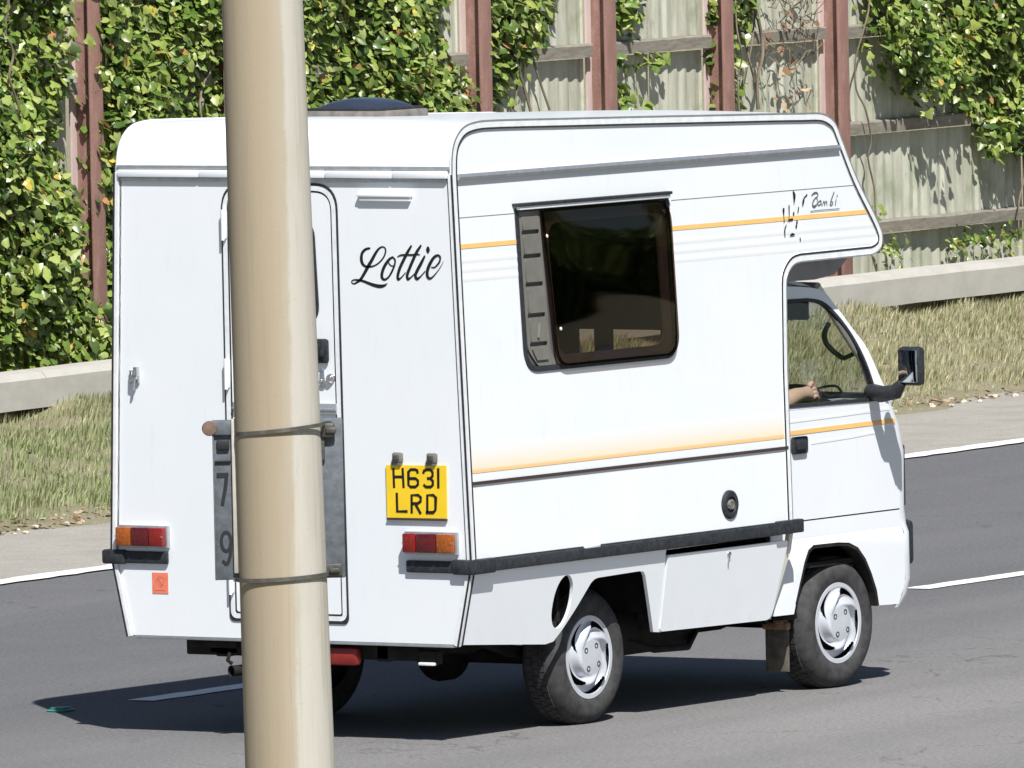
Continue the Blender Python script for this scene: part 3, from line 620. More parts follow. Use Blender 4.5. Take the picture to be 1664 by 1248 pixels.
# dry tangle on the bay beside the last post
t = thing('dry_twigs', 'dry brown twigs and dead leaves tangled on the fence left of the rightmost bare post', 'twigs', rd(8, FT), TH)
m = MB()
for k in range(26):
    x = random.uniform(15.22, 15.95); z = random.uniform(1.75, 2.35); pts = [(x, random.uniform(-.02, .08), z)]
    for j in range(5): x += random.uniform(-.05, .09); z += random.uniform(-.10, .07); pts.append((x, random.uniform(-.03, .08), z))
    m.tube(pts, .0035, 4)
m.build('twig', 'stem', t, 60)['kind'] = 'stuff'
P = np.stack([rng.uniform(15.3, 16.0, 40), rng.uniform(.02, .12, 40), rng.uniform(1.55, 2.3, 40)], 1)
scatter('dead_leaves', 'litter', 'litter', P, (0, -.8, .4), (.04, .08), t, 4, .5)['kind'] = 'stuff'
# moss and dead growth on the rail and wall foot to the right
t = thing('creeper', 'low green creeper growing along the foot of the sheets right of the overcab', 'creeper', rd(8, FT), TH)
n = 1500; x = rng.uniform(15.6, 21, n); z = np.where(rng.uniform(0, 1, n) < .55, .66+rng.normal(0, .035, n), .42+rng.exponential(.08, n))
kk = (np.sin(x*5.3)+np.sin(x*2.1+1) > -.2); P = np.stack([x, rng.uniform(.0, .10, n), z], 1)[kk]
scatter('foliage', 'ivy', 'ivy', P, (0, -.7, .5), (.018, .04), t, 5, .5)['kind'] = 'stuff'

# ================================================================== LAMP POST in the foreground
PB = Vector((-21.7515, -15.1163, 0)); LEAN = Vector((-.0112, .0167))/1.348
lp = thing('lamp_post', 'cream painted lamp post with a tan left flank standing in front of the van', 'lamp post', tuple(PB+Vector((-LEAN.x*2.77, -LEAN.y*2.77, 0))))
def pr(z): return .0712+(3.52-z)*.0058
m = MB(); bm = m.bm; rows = []; n = 64
for i in range(41):
    z = -.2+8.2*i/40; cx, cy = LEAN.x*z, LEAN.y*z
    rows.append([bm.verts.new((cx+pr(z)*math.cos(2*math.pi*k/n), cy+pr(z)*math.sin(2*math.pi*k/n), z)) for k in range(n)])
for A, B in zip(rows, rows[1:]):
    for k in range(n): bm.faces.new((A[k], A[(k+1) % n], B[(k+1) % n], B[k]))
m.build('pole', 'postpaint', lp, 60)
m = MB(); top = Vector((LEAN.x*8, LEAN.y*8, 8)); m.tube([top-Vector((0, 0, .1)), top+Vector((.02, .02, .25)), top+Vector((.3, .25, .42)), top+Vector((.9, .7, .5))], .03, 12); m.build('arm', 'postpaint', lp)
m = MB(); c = top+Vector((1.15, .9, .5)); m.box(-.35, .35, -.12, .12, -.06, .06, .03, Matrix.Translation(c) @ Matrix.Rotation(.66, 4, 'Z')); m.build('lantern', 'signgrey', lp)
# number sign strapped behind the post; local x = image right, y = towards the viewer, z up
sa = math.atan2(-.8313, .5558)
def pc(z): return PB+Vector((LEAN.x*(z-2.77), LEAN.y*(z-2.77), 0))
sg = thing('column_number_sign', 'dark grey column number plate strapped behind the lamp post showing 7 and 9', 'sign', tuple(pc(2.5)+Vector((0, 0, 2.485))), sa)
zb, zt = .015, .297
m = MB(); m.box(-.118, .110, .004, .012, zb, zt, .003); m.build('plate', 'signgrey', sg)
m = MB(); m.box(-.1195, -.1165, -.002, .016, zb, zt, .001); m.build('edge_flange', 'signgrey', sg)
m = MB(); m.box(-.086, -.0745, -.006, .004, zb+.012, zt+.002, .002); m.build('channel', 'channel', sg)
m = MB(); m.box(.070, .096, -.010, .004, zt-.034, zt-.008, .004); m.box(.080, .099, -.014, -.006, zt-.026, zt-.016, .002); m.box(.066, .078, -.004, .004, zt-.075, zt-.03, .002); m.build('bracket', 'bracket', sg)
m = MB(); m.box(.072, .104, -.006, .004, zb+.004, zb+.026, .003); m.box(.082, .100, -.012, -.004, zb+.010, zb+.018, .002); m.build('bracket', 'bracket', sg)
m = MB(); m.lathe([(0, -.012), (.012, -.012), (.0135, 0), (.012, .006), (0, .007)], Matrix.Translation((-.124, .0, zt-.014)) @ Matrix.Rotation(R(90), 4, 'X'), 20); m.build('clamp_end', 'rust', sg); m = MB(); m.box(-.124, -.086, -.004, .006, zt-.0265, zt-.001, .003); m.build('clamp_bar', 'signgrey', sg)
m = MB(); m.box(-.112, -.090, -.003, .004, zt-.052, zt-.034, .002); m.box(-.116, -.088, -.001, .004, zt-.074, zt-.071, .001); m.build('worn_patch', 'signdark', sg)
fl = lambda u, v, h: (u, .0035-h, v)
lettering('numeral', [[(-.1135, .200, .0085), (-.0935, .200, .0085)], [(-.0955, .203, .0065), (-.098, .180, .0065), (-.1045, .147, .006)]], fl, .0006, 'signdark', sg, False, False)
lettering('numeral', [[(-.099+.0085*math.cos(a*math.pi/8), .083+.0165*math.sin(a*math.pi/8), .0055) for a in range(17)], [(-.0915, .079, .0055), (-.0925, .058, .0055), (-.0985, .044, .006), (-.106, .050, .005)]], fl, .0006, 'signdark', sg, True, False)
for zz, tl in ((.281, .012), (.020, .007)):
    pts = []; r0 = pr(2.5+zz)+.0036
    for k in range(25):
        a = math.pi*k/24; pts.append((-r0*math.cos(a), -r0*math.sin(a), zz+tl*(-math.cos(a))*.6))
    pts = [(-r0-.006, .0, zz-tl*.6)]+pts+[(r0+.012, .0, zz+tl*.6)]
    bm = bmesh.new(); prev = None
    for p in pts:
        rr_ = Vector((p[0], min(p[1], 0), 0)); o_ = rr_.normalized()*.0012 if rr_.length > 0 else Vector((0, 0, 0)); p = Vector(p)
        cur = [bm.verts.new(p+o_+Vector((0, 0, .0035))), bm.verts.new(p+o_-Vector((0, 0, .0035))), bm.verts.new(p-o_-Vector((0, 0, .0035))), bm.verts.new(p-o_+Vector((0, 0, .0035)))]
        if prev:
            for j in range(4): bm.faces.new((prev[j], cur[j], cur[(j+1) % 4], prev[(j+1) % 4]))
        prev = cur
    bmesh.ops.recalc_face_normals(bm, faces=bm.faces)
    me = bpy.data.meshes.new('strap'); bm.to_mesh(me); bm.free(); link('strap', me, 'strap', sg, 40)
simple('mirror', (.55, .6, .65), .04, 1, var=.02)
# ================================================================== CAMPER VAN (x forward, y left, z up; origin under the rear wall)
van = thing('camper_van', 'small white coachbuilt camper van with orange stripes driving on the road', 'camper van')
def ys(z):      # half width of the coachbuilt body
    return .8426-.0359*(z-.696) if z >= .696 else .8426-.225*(.696-z)
def RS(u, v, w=0): return (u, -(ys(v)+w), v)          # right side plane, w outward
def LS(u, v, w=0): return (u, ys(v)+w, v)
def RB(u, v, w=0): return (-w, u, v)                   # rear plane, u = y, v = z, w outward (towards -x)
top_prof = [(0, .70), (0, 2.2), (.010, 2.28), (.040, 2.337), (.10, 2.377), (.19, 2.392), (.30, 2.393), (.48, 2.389), (.73, 2.382), (1.3, 2.367), (1.9, 2.350), (2.3, 2.339), (2.52, 2.332), (2.64, 2.328), (2.705, 2.314), (2.756, 2.285), (2.796, 2.222), (2.897, 2.058), (3.02, 1.904), (3.060, 1.845), (3.069, 1.81), (3.055, 1.776), (3.02, 1.758), (2.985, 1.751)]
under_prof = [(2.452, 1.748), (2.40, 1.740), (2.36, 1.715), (2.335, 1.68), (2.328, 1.62), (2.308, 1.32), (2.292, .70)]
def smooth2(pts, seg=4): return [p[:2] for p in catmull([(a, b) for a, b in pts], seg)]
side_out = top_prof[:2]+smooth2(top_prof[1:], 4)[1:]+smooth2(under_prof[:5], 3)+under_prof[5:]
win = fillet([(.43, 2.046), (1.496, 2.046), (1.508, 1.425), (.445, 1.425)], [.012, .03, .075, .085], 8)
o = plate('side_wall', side_out, [win], .022, RS, 'white', van)
lwin = fillet([(.50, 2.02), (1.45, 2.02), (1.45, 1.45), (.50, 1.45)], .06, 6)
plate('side_wall', side_out, [lwin], .022, lambda u, v, w: LS(u, v, w), 'white', van)
# roof skin from the rear rail over the top, down the overcab front and back under it
rp = smooth2(top_prof[1:], 4)+smooth2(under_prof[:5], 3)
bm = bmesh.new(); prev = None; NY = 24
for x, z in rp:
    row = []
    for j in range(NY+1):
        u = -1+2*j/NY; crown = .016*(1-u*u) if z > 2.3 else 0
        row.append(bm.verts.new((x, u*(ys(z)-.004), z-.002+crown)))
    if prev:
        for j in range(NY): bm.faces.new((prev[j], prev[j+1], row[j+1], row[j]))
    prev = row
bmesh.ops.recalc_face_normals(bm, faces=bm.faces)
me = bpy.data.meshes.new('roof_skin'); bm.to_mesh(me); bm.free(); link('roof_skin', me, 'white', van, 50)
# rear wall with door opening
door_o = fillet([(.288, .462), (.288, 2.158), (-.248, 2.158), (-.262, .462)], [.02, .10, .10, .02], 8)
hw = ys(.70); yt = ys(2.2); ybm = ys(.39)
rear_out = [(ybm, .39), (hw, .696), (yt, 2.2), (-yt, 2.2), (-hw, .696), (-ybm, .39)]
plate('rear_wall', rear_out, [door_o], .022, RB, 'white', van)
# lower skirt, right: panel behind the wheel with the slot, and arch
sk = [(0, .686), (0, .389)]+[(.30, .368), (.62, .345), (.675, .352), (.725, .395), (.80, .475), (.875, .567), (.895, .580), (.92, .585), (1.215, .590), (1.245, .586), (1.262, .57), (1.33, .45), (1.392, .336), (1.45, .331), (1.42, .40), (1.385, .655), (1.39, .686)]
slot = [(.690+.066*math.cos(a)+.004*math.sin(a), .507+.105*math.copysign(abs(math.sin(a))**.9, math.sin(a))) for a in [2*math.pi*k/28 for k in range(28)]]
plate('skirt_panel', sk, [slot], .014, RS, 'skirt', van)
plate('skirt_panel', [(0, .686), (0, .389), (.7, .34), (.9, .58), (1.25, .588), (1.4, .335), (2.30, .325), (2.29, .686)], [], .014, LS, 'skirt', van)
# locker door
lk = fillet([(1.398, .640), (1.432, .334), (2.250, .322), (2.280, .64)], [.01, .02, .045, .02], 6)
lo = plate('locker_door', lk, [], .018, lambda u, v, w: RS(u, v, w+.006), 'skirt', van)
plate('locker_header', [(1.395, .688), (1.40, .662), (2.26, .666), (2.28, .688)], [], .012, lambda u, v, w: RS(u, v, w), 'skirt', van)
m = MB(); m.box(1.41, 2.27, -.70, -.68, .34, .69); m.build('locker_recess', 'under', van)
m = MB(); m.lathe([(0, .012), (.008, .011), (.011, .004), (.011, -.01)], Matrix.Translation((1.845, -ys(.60)-.006, .615)) @ Matrix.Rotation(R(90), 4, 'X'), 14); m.box(1.842, 1.849, -ys(.6)-.013, -ys(.6)-.008, .583, .612, .001); m.build('catch', 'chrome', lo)
# front edge strip of the box below the waist
plate('skirt_end', [(2.292, .69), (2.300, .62), (2.245, .325), (2.262, .322), (2.325, .60), (2.318, .69)], [], .02, lambda u, v, w: RS(u, v, w-.004), 'cream', van)
# edge trims: pale aluminium moulding with black insert all round both sides
outl = side_out
for nm, f, sgn in (('edge_trim', RS, 1), ('edge_trim', LS, 1)):
    path = outl[:-1]+[outl[-1]]
    tr = ribbon(nm, path, -.030, .006, -.004, .0045, f, 'alu_white', van)
    ribbon('edge_insert', path, -.030, -.0225, .003, .0062, f, 'blackrub', tr)
    ribbon('edge_insert', path, .0005, .0065, .003, .0058, f, 'alu', tr)
for f in (RS, LS):
    p2 = [(.0, .70), (.0, .385)]
    tr = ribbon('edge_trim', p2, .0, .022, -.004, .010, f, 'alu_white', van); ribbon('edge_insert', p2, .009, .017, .009, .013, f, 'blackrub', tr)
# rear face: corner trims
for sg_ in (1, -1):
    pth = [(sg_*ybm, .385), (sg_*hw, .696), (sg_*yt, 2.2)]
    tr = ribbon('corner_trim', pth, -.012, .012, .0, .010, RB, 'alu_white', van)
    ribbon('corner_insert', pth, (.003 if sg_ < 0 else -.011), (.011 if sg_ < 0 else -.003), .009, .0125, RB, 'blackrub', tr)
# rear gutter rail
m = MB(); m.box(-.010, .004, -yt+.004, yt-.004, 2.2155, 2.2305, .002); o = m.build('gutter_strip', 'alu', van)
for k, (a, b) in enumerate(((.775, .39), (.386, .118), (.114, -.205), (-.209, -.52), (-.524, -.775))):
    m = MB(); m.box(-.020, .0, b, a, 2.184, 2.2135, .004); m.build('gutter_rail', 'white', van)
m = MB(); m.box(-.008, .0, -yt+.02, yt-.02, 2.168, 2.1835, .002); m.build('gutter_strip', 'alu', van)
# rear door: frame, leaf, window, fittings
ribbon('door_frame', door_o, -.006, .006, .0, .004, RB, 'blackrub', van, True)
d_in = fillet([(.276, .478), (.276, 2.143), (-.236, 2.143), (-.250, .478)], [.02, .09, .09, .02], 8)
ribbon('door_frame', d_in, -.010, .008, -.014, .006, RB, 'alu_white', van, True)
ribbon('door_seal', d_in, .008, .016, -.014, .002, RB, 'blackrub', van, True)
leafo = fillet([(.262, .492), (.262, 2.128), (-.223, 2.128), (-.237, .492)], [.02, .08, .08, .02], 8)
dwin = fillet([(.17, 1.63), (.17, 2.01), (-.132, 2.01), (-.150, 1.63)], .06, 6)
dl = plate('rear_door', leafo, [dwin], .02, lambda u, v, w: RB(u, v, w+.002), 'white', van)
ribbon('window_seal', dwin, -.012, .012, -.01, .009, RB, 'blackrub', dl, True)
plate('window_pane', dwin, [], .003, lambda u, v, w: RB(u, v, w-.006), 'tint', dl)
m = MB(); m.box(-.012, .0, -.236, .255, 1.268, 1.312, .004); m.box(-.016, -.010, -.236, .255, 1.284, 1.293, .001); m.build('door_rail', 'alu', dl)
m = MB(); m.box(-.022, .0, -.205, -.09, 1.468, 1.562, .012); m.build('handle', 'blackrub', dl)
m = MB(); m.box(-.030, -.02, -.172, -.105, 1.486, 1.546, .008); m.box(-.034, -.028, -.198, -.176, 1.492, 1.54, .004); m.build('handle', 'bumper', dl)
m = MB(); m.box(-.010, .0, -.180, -.160, 1.372, 1.440, .003); m.tube([(-.012, -.17, 1.40), (-.03, -.150, 1.385), (-.03, -.13, 1.384)], .006, 8); m.build('lock', 'chrome', dl)
m = MB(); m.lathe([(0, .018), (.012, .017), (.019, .008), (.021, 0)], Matrix.Translation((-.002, -.207, 1.408)) @ Matrix.Rotation(R(-90), 4, 'Y'), 18); m.build('lock', 'chrome', dl)
lw = fillet([(-.045, .688), (-.045, 1.262), (-.228, 1.262), (-.231, .688)], .012, 4)
for zc in (.62, 1.05, 1.42, 2.0):
    m = MB(); m.box(-.022, .0, .266, .286, zc-.055, zc+.055, .004); m.tube([(-.02, .276, zc-.06), (-.02, .276, zc+.06)], .007, 8); m.build('hinge', 'alu_white', van)
# left latch, ledge light, sticker
m = MB(); m.box(-.012, 0, .700, .745, 1.376, 1.428, .003); m.tube([(-.012, .735, 1.42), (-.028, .72, 1.40), (-.03, .695, 1.40)], .007, 8); m.box(-.03, -.01, .695, .714, 1.405, 1.442, .003); m.tube([(-.02, .712, 1.40), (-.022, .719, 1.352)], .006, 8); m.build('door_catch', 'chrome', van)
m = MB(); m.box(-.022, 0, -.607, -.358, 2.112, 2.126, .004); m.box(-.016, 0, -.600, -.365, 2.096, 2.113, .003); m.build('awning_light', 'white', van)
st = plate('sticker', [(.586, .555), (.586, .637), (.662, .637), (.662, .555)], [], .001, lambda u, v, w: RB(u, v, w+.002), 'sticker', van)
lettering('sticker_print', [[(.624+.016*math.cos(a*.6), .602+.018*math.sin(a*.6), .0025) for a in range(9)], [(.60, .568, .003), (.65, .568, .003)], [(.615, .590, .004), (.634, .612, .003)]], RB, .0026, 'stickerdark', st)
# tail lights
for sg_, (a, b), zc in ((1, (.578, .806), .780), (-1, (-.552, -.784), .782)):
    m = MB(); m.box(-.020, 0, min(a, b)-.006, max(a, b)+.006, zc-.046, zc+.042, .004); tl = m.build('tail_light', 'alu', van)
    w_ = (b-a); f = [0, .30, .68, 1] if sg_ > 0 else [0, .27, .68, 1]
    for k, mt in enumerate(('red_lens', 'darkred_lens', 'amber_lens')):
        y0, y1 = a+w_*f[k], a+w_*f[k+1]; m = MB(); m.box(-.046, -.016, min(y0, y1)+.0008, max(y0, y1)-.0008, zc-.038, zc+.036, .006); m.build('lens', mt, tl)
    m = MB()
    for q in (a+w_*.02, b-w_*.02): m.lathe([(0, .003), (.0035, .002), (.004, 0)], Matrix.Translation((-.046, q, zc)) @ Matrix.Rotation(R(-90), 4, 'Y'), 8)
    m.build('screw', 'chrome', tl)
# rubber bumper strips
m = MB(); m.box(-.016, 0, .579, .835, .672, .720, .006); m.build('bumper_strip', 'bumper', van)
m = MB(); m.box(-.016, 0, -.79, -.548, .665, .712, .006); m.build('bumper_strip', 'bumper', van)
m = MB(); m.box(-.026, .055, .78, .888, .668, .724, .010); m.build('bumper_corner', 'bumper', van)
m = MB(); m.box(-.026, .145, -.866, -.765, .661, .719, .010); m.build('bumper_corner', 'bumper', van)
m = MB(); m.box(.14, 2.20, -.857, -.832, .666, .712, .006); m.build('side_bumper_strip', 'bumper', van)
m = MB(); m.box(.14, 2.20, -.850, -.838, .708, .718, .003); m.build('side_bumper_lip', 'bumper', van)
m = MB(); m.box(.06, 2.28, .834, .876, .664, .716, .010); m.build('side_bumper_strip', 'bumper', van)
m = MB(); m.box(2.17, 2.355, -.864, -.832, .668, .722, .006); m.box(2.255, 2.262, -.868, -.85, .668, .722, .002); m.build('bumper_corner', 'bumper', van)
m = MB(); m.box(.775, .885, -.858, -.845, .708, .724, .005); m.build('pale_scuff_plate', 'white', van)
# number plate with two lamps
pc_ = PLATE_C
np_ = plate('number_plate', pc_[::-1], [], .004, lambda u, v, w: RB(u, v, w+.008), 'yellow', van)
lettering('plate_lettering', [[(p[0], p[1], p[2]*1.18) for p in s_] for s_ in PLATE], RB, .0088, 'letter', np_, False, False)
m = MB(); yb0, yb1 = pc_[3][0], pc_[2][0]; m.box(-.012, -.002, min(yb0, yb1), max(yb0, yb1), pc_[3][1]-.008, pc_[3][1]-.0005, .001); m.build('plate_edge', 'brown_trim', np_)
for yc in (-.518, -.678):
    m = MB(); m.box(-.022, 0, yc-.022, yc+.022, 1.088, 1.128, .008); m.box(-.018, 0, yc-.016, yc+.026, 1.078, 1.094, .003)
    pl_ = m.build('plate_lamp', 'louvre', van); m = MB(); m.box(-.028, -.018, yc-.012, yc+.016, 1.096, 1.118, .004); m.build('lamp_lens', 'bracket', pl_)
lettering('name_lettering', [[(p[0], p[1], p[2]*1.12) for p in s_] for s_ in LOTTIE], RB, .0012, 'letter', van, True, True)
# side printing and stripes
def strip(name, u0, u1, v0, v1, h, mat, f=RS):
    return plate(name, [(u0, v0), (u1, v0), (u1, v1), (u0, v1)], [], .0006, lambda u, v, w: f(u, v, w+h), mat, van)
for f in (RS, LS):
    strip('orange_stripe', .022, .428, 1.9125, 1.930, .0016, 'orange', f); strip('orange_stripe', 1.522, 2.982, 1.9125, 1.930, .0016, 'orange', f)
    strip('fade_band', .022, 2.288, 1.048, 1.150, .0014, 'fade', f)
    strip('trim_strip', .022, 2.290, 1.0035, 1.016, .006, 'brown_trim', f)
    strip('panel_joint', .02, .425, 2.0310, 2.0335, .0012, 'greyletter' if f is LS else 'alu', f); strip('panel_joint', 1.53, 2.90, 2.0310, 2.0335, .0012, 'alu', f)
    for zz in (1.868, 1.832, 1.796):
        for a, b in ((.025, .428), (1.53, 3.03 if zz > 1.81 else 3.0)):
            bm = bmesh.new(); rr_ = []
            for uu in (a, b):
                rr_.append([bm.verts.new(f(uu, zz+dz, hh)) for dz, hh in ((-.012, 0.0002), (-.003, .0012), (.003, .0012), (.012, .0002))])
            for j in range(3): bm.faces.new((rr_[0][j], rr_[1][j], rr_[1][j+1], rr_[0][j+1]))
            bmesh.ops.recalc_face_normals(bm, faces=bm.faces)
            me = bpy.data.meshes.new('pressed_rib'); bm.to_mesh(me); bm.free(); link('pressed_rib', me, 'white', van, 20)
    m = MB(); 
    bm = m.bm; ring = []
    for uu in (.028, 2.772):
        ring.append([bm.verts.new(f(uu, z, h)) for z, h in ((2.176, 0), (2.176, .014), (2.188, .020), (2.200, .012), (2.200, 0))])
    for j in range(5): bm.faces.new((ring[0][j], ring[1][j], ring[1][(j+1) % 5], ring[0][(j+1) % 5]))
    bm.faces.new(ring[0]); bm.faces.new(ring[1][::-1]); bmesh.ops.recalc_face_normals(bm, faces=bm.faces); m.build('rain_gutter', 'alu', van)
lettering('script_lettering', BAMBI, RS, .0024, 'greyletter', van, True, True)
lettering('worn_decal_marks', MARKS, RS, .0030, 'letter', van, True, True)
# side window: louvre, pane, header strip
m = MB(); fm = lambda x0, x1, z0, z1, h0, h1: m.box(x0, x1, -(ys((z0+z1)/2)+h1), -(ys((z0+z1)/2)+h0), z0, z1, .002)
fm(.405, 1.500, 2.058, 2.070, -.002, .030); m.build('window_header', 'blackrub', van)
m = MB(); fm = lambda x0, x1, z0, z1, h0, h1: m.box(x0, x1, -(ys((z0+z1)/2)+h1), -(ys((z0+z1)/2)+h0), z0, z1, .002)
fm(.425, 1.493, 2.044, 2.0575, -.002, .024); m.build('window_header', 'alu_white', van)
sw = ribbon('side_window', win, -.010, .012, -.02, .006, RS, 'blackrub', van, True)
lv = fillet([(.437, 2.040), (.585, 2.040), (.618, 1.50), (.655, 1.432), (.53, 1.432), (.462, 1.50)], [.004, .004, .05, .01, .06, .05], 6)
zl = [1.955, 1.862, 1.752, 1.632, 1.52]
slots = []
for k, z in enumerate(zl):
    xo = (2.04-z)*.045; slots.append([(.452+xo, z-.0075), (.452+xo, z+.0055), (.572+xo, z+.0055), (.572+xo, z-.0075)])
lo_ = plate('louvre_panel', lv, slots, .006, lambda u, v, w: RS(u, v, w+.004), 'louvre', sw)
plate('louvre_backing', lv, [], .002, lambda u, v, w: RS(u, v, w-.008), 'louvre_dark', sw)
for k in range(6):
    za = ([2.03]+zl)[k]-.014; zb_ = (zl+[1.448])[k]+.010; xo = (2.04-(za+zb_)/2)*.045
    if za-zb_ < .03: continue
    plate('slat', fillet([(.455+xo, za), (.566+xo, za), (.566+xo+.004, zb_), (.458+xo+(.03 if k == 5 else 0), zb_)], .006, 3), [], .007, lambda u, v, w: RS(u, v, w+.011), 'louvre', sw)
m = MB(); m.tube([RS(.535, 1.60, .014), RS(.522, 1.545, .014)], .006, 6); m.build('vent_lever', 'louvre', sw)
pane = fillet([(.585, 2.036), (1.492, 2.036), (1.508, 1.428), (.645, 1.428)], [.01, .10, .085, .085], 8)
bm = bmesh.new(); bm.faces.new([bm.verts.new((u, v, 0)) for u, v in pane])
for q_ in np.linspace(.62, 1.50, 23): bmesh.ops.bisect_plane(bm, geom=bm.verts[:]+bm.edges[:]+bm.faces[:], plane_co=(q_, 0, 0), plane_no=(1, 0, 0))
for q_ in np.linspace(1.45, 2.02, 17): bmesh.ops.bisect_plane(bm, geom=bm.verts[:]+bm.edges[:]+bm.faces[:], plane_co=(0, q_, 0), plane_no=(0, 1, 0))
for v in bm.verts:
    u_, z_ = v.co.x, v.co.y; du, dv = (u_-1.06)/.50, (z_-1.735)/.32
    h_ = .014+.016*max(0, 1-abs(du)**2.6)*max(0, 1-abs(dv)**2.2)+.0006*math.sin(z_*30+u_*6)
    v.co = Vector(RS(u_, z_, h_))
bmesh.ops.recalc_face_normals(bm, faces=bm.faces)
me = bpy.data.meshes.new('window_pane'); bm.to_mesh(me); bm.free(); link('window_pane', me, 'tint', sw, 60)
inr = fillet([(.645, 1.985), (1.43, 1.985), (1.448, 1.468), (.690, 1.468)], [.08, .08, .07, .07], 8)
plate('window_surround', win, [inr], .012, lambda u, v, w: RS(u, v, w-.004), 'surround', sw)
ribbon('pane_edge', pane, -.006, .002, .012, .022, RS, 'tint', sw, True)
m = MB()
for u, v in ((.607, 1.935), (.672, 1.572)): m.lathe([(0, .006), (.006, .005), (.008, 0)], Matrix.Translation(RS(u, v, .018)) @ Matrix.Rotation(R(90), 4, 'X'), 12)
m.build('stay_button', 'spot', sw)
lwn = ribbon('side_window', lwin, -.010, .012, -.02, .006, LS, 'blackrub', van, True)
plate('window_pane', lwin, [], .004, lambda u, v, w: LS(u, v, w+.012), 'tint', lwn)
# round filler vent
m = MB(); mt = Matrix.Translation(RS(1.842, .811, 0)) @ Matrix.Rotation(R(90), 4, 'X')
m.lathe([(0, .004), (.030, .004), (.034, .012), (.050, .013), (.057, .008), (.058, -.004)], mt, 32); fv = m.build('round_vent', 'bumper', van)
m = MB(); m.box(-.022, .022, -.008, .008, .004, .014, .003, mt @ Matrix.Rotation(.9, 4, 'Z')); m.lathe([(.010, .004), (.012, .016), (.018, .016), (.020, .004)], mt, 20); m.build('vent_key', 'louvre', fv)
# roof vent dome on a worn frame
m = MB(); m.box(.445, .795, -.15, .235, 2.388, 2.424, .008); rv = m.build('roof_vent', 'vent_frame', van)
m = MB(); bm = m.bm; g = []
N_ = 20
for i in range(N_+1):
    row = []
    for j in range(N_+1):
        u, v = -1+2*i/N_, -1+2*j/N_; hgt = .046*max(0, (1-abs(u)**3.0)*(1-abs(v)**2.2))**.55
        row.append(bm.verts.new((.63+.135*u, .035+.16*v, 2.425+hgt)))
    g.append(row)
for i in range(N_):
    for j in range(N_): bm.faces.new((g[i][j], g[i+1][j], g[i+1][j+1], g[i][j+1]))
bmesh.ops.recalc_face_normals(bm, faces=bm.faces); m.build('dome', 'vent_dome', rv, 60)
m = MB(); m.box(.47, .785, -.135, .215, 2.42, 2.434, .004); m.build('dome_rim', 'blackrub', rv)
# interior of the living box
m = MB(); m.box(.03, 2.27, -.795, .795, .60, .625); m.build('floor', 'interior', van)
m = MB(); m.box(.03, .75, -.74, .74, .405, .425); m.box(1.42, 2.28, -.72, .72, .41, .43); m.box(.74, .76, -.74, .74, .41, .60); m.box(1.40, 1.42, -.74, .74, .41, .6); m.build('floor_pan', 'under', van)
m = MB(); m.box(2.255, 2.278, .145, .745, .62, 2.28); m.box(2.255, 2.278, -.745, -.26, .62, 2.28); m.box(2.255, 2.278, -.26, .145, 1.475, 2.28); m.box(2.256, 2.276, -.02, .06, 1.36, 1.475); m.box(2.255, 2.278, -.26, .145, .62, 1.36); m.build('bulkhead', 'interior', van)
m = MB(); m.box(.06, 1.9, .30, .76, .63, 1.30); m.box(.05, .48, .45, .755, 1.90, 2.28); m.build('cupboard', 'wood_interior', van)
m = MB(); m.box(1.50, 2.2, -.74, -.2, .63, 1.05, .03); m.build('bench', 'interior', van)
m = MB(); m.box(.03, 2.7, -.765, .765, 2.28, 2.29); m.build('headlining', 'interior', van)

# ---------------------------------------------------------------- cab
def yc(z, k=.12): return .73-k*(z-1.16) if z > 1.16 else .73
def CR(u, v, w=0): return (u, -(yc(v)+w), v)
def CL(u, v, w=0): return (u, yc(v)+w, v)
def xf(z):       # front profile
    P = [(.30, 3.345), (.34, 3.40), (.41, 3.432), (.63, 3.428), (.70, 3.415), (.93, 3.42), (1.04, 3.385), (1.145, 3.315), (1.16, 3.29)]
    for (a, b), (c_, d) in zip(P, P[1:]):
        if a <= z <= c_: return b+(d-b)*(z-a)/(c_-a)
    return P[0][1] if z < .3 else P[-1][1]
RC = .13
def sidepoly(z0, z1, x0, n=8):
    return [(xf(z0+(z1-z0)*i/n)-RC, z0+(z1-z0)*i/n) for i in range(n+1)]
arch = [(3.095, .318), (3.080, .38), (3.043, .45), (3.000, .512), (2.945, .560), (2.88, .583), (2.80, .590), (2.612, .592), (2.575, .575), (2.545, .53), (2.47, .365)]
low = [(2.31, .69)]+[(2.31, .33), (2.455, .328)]+arch[::-1]+[(xf(.318)-RC+.01, .312)]+sidepoly(.33, .628, 0)
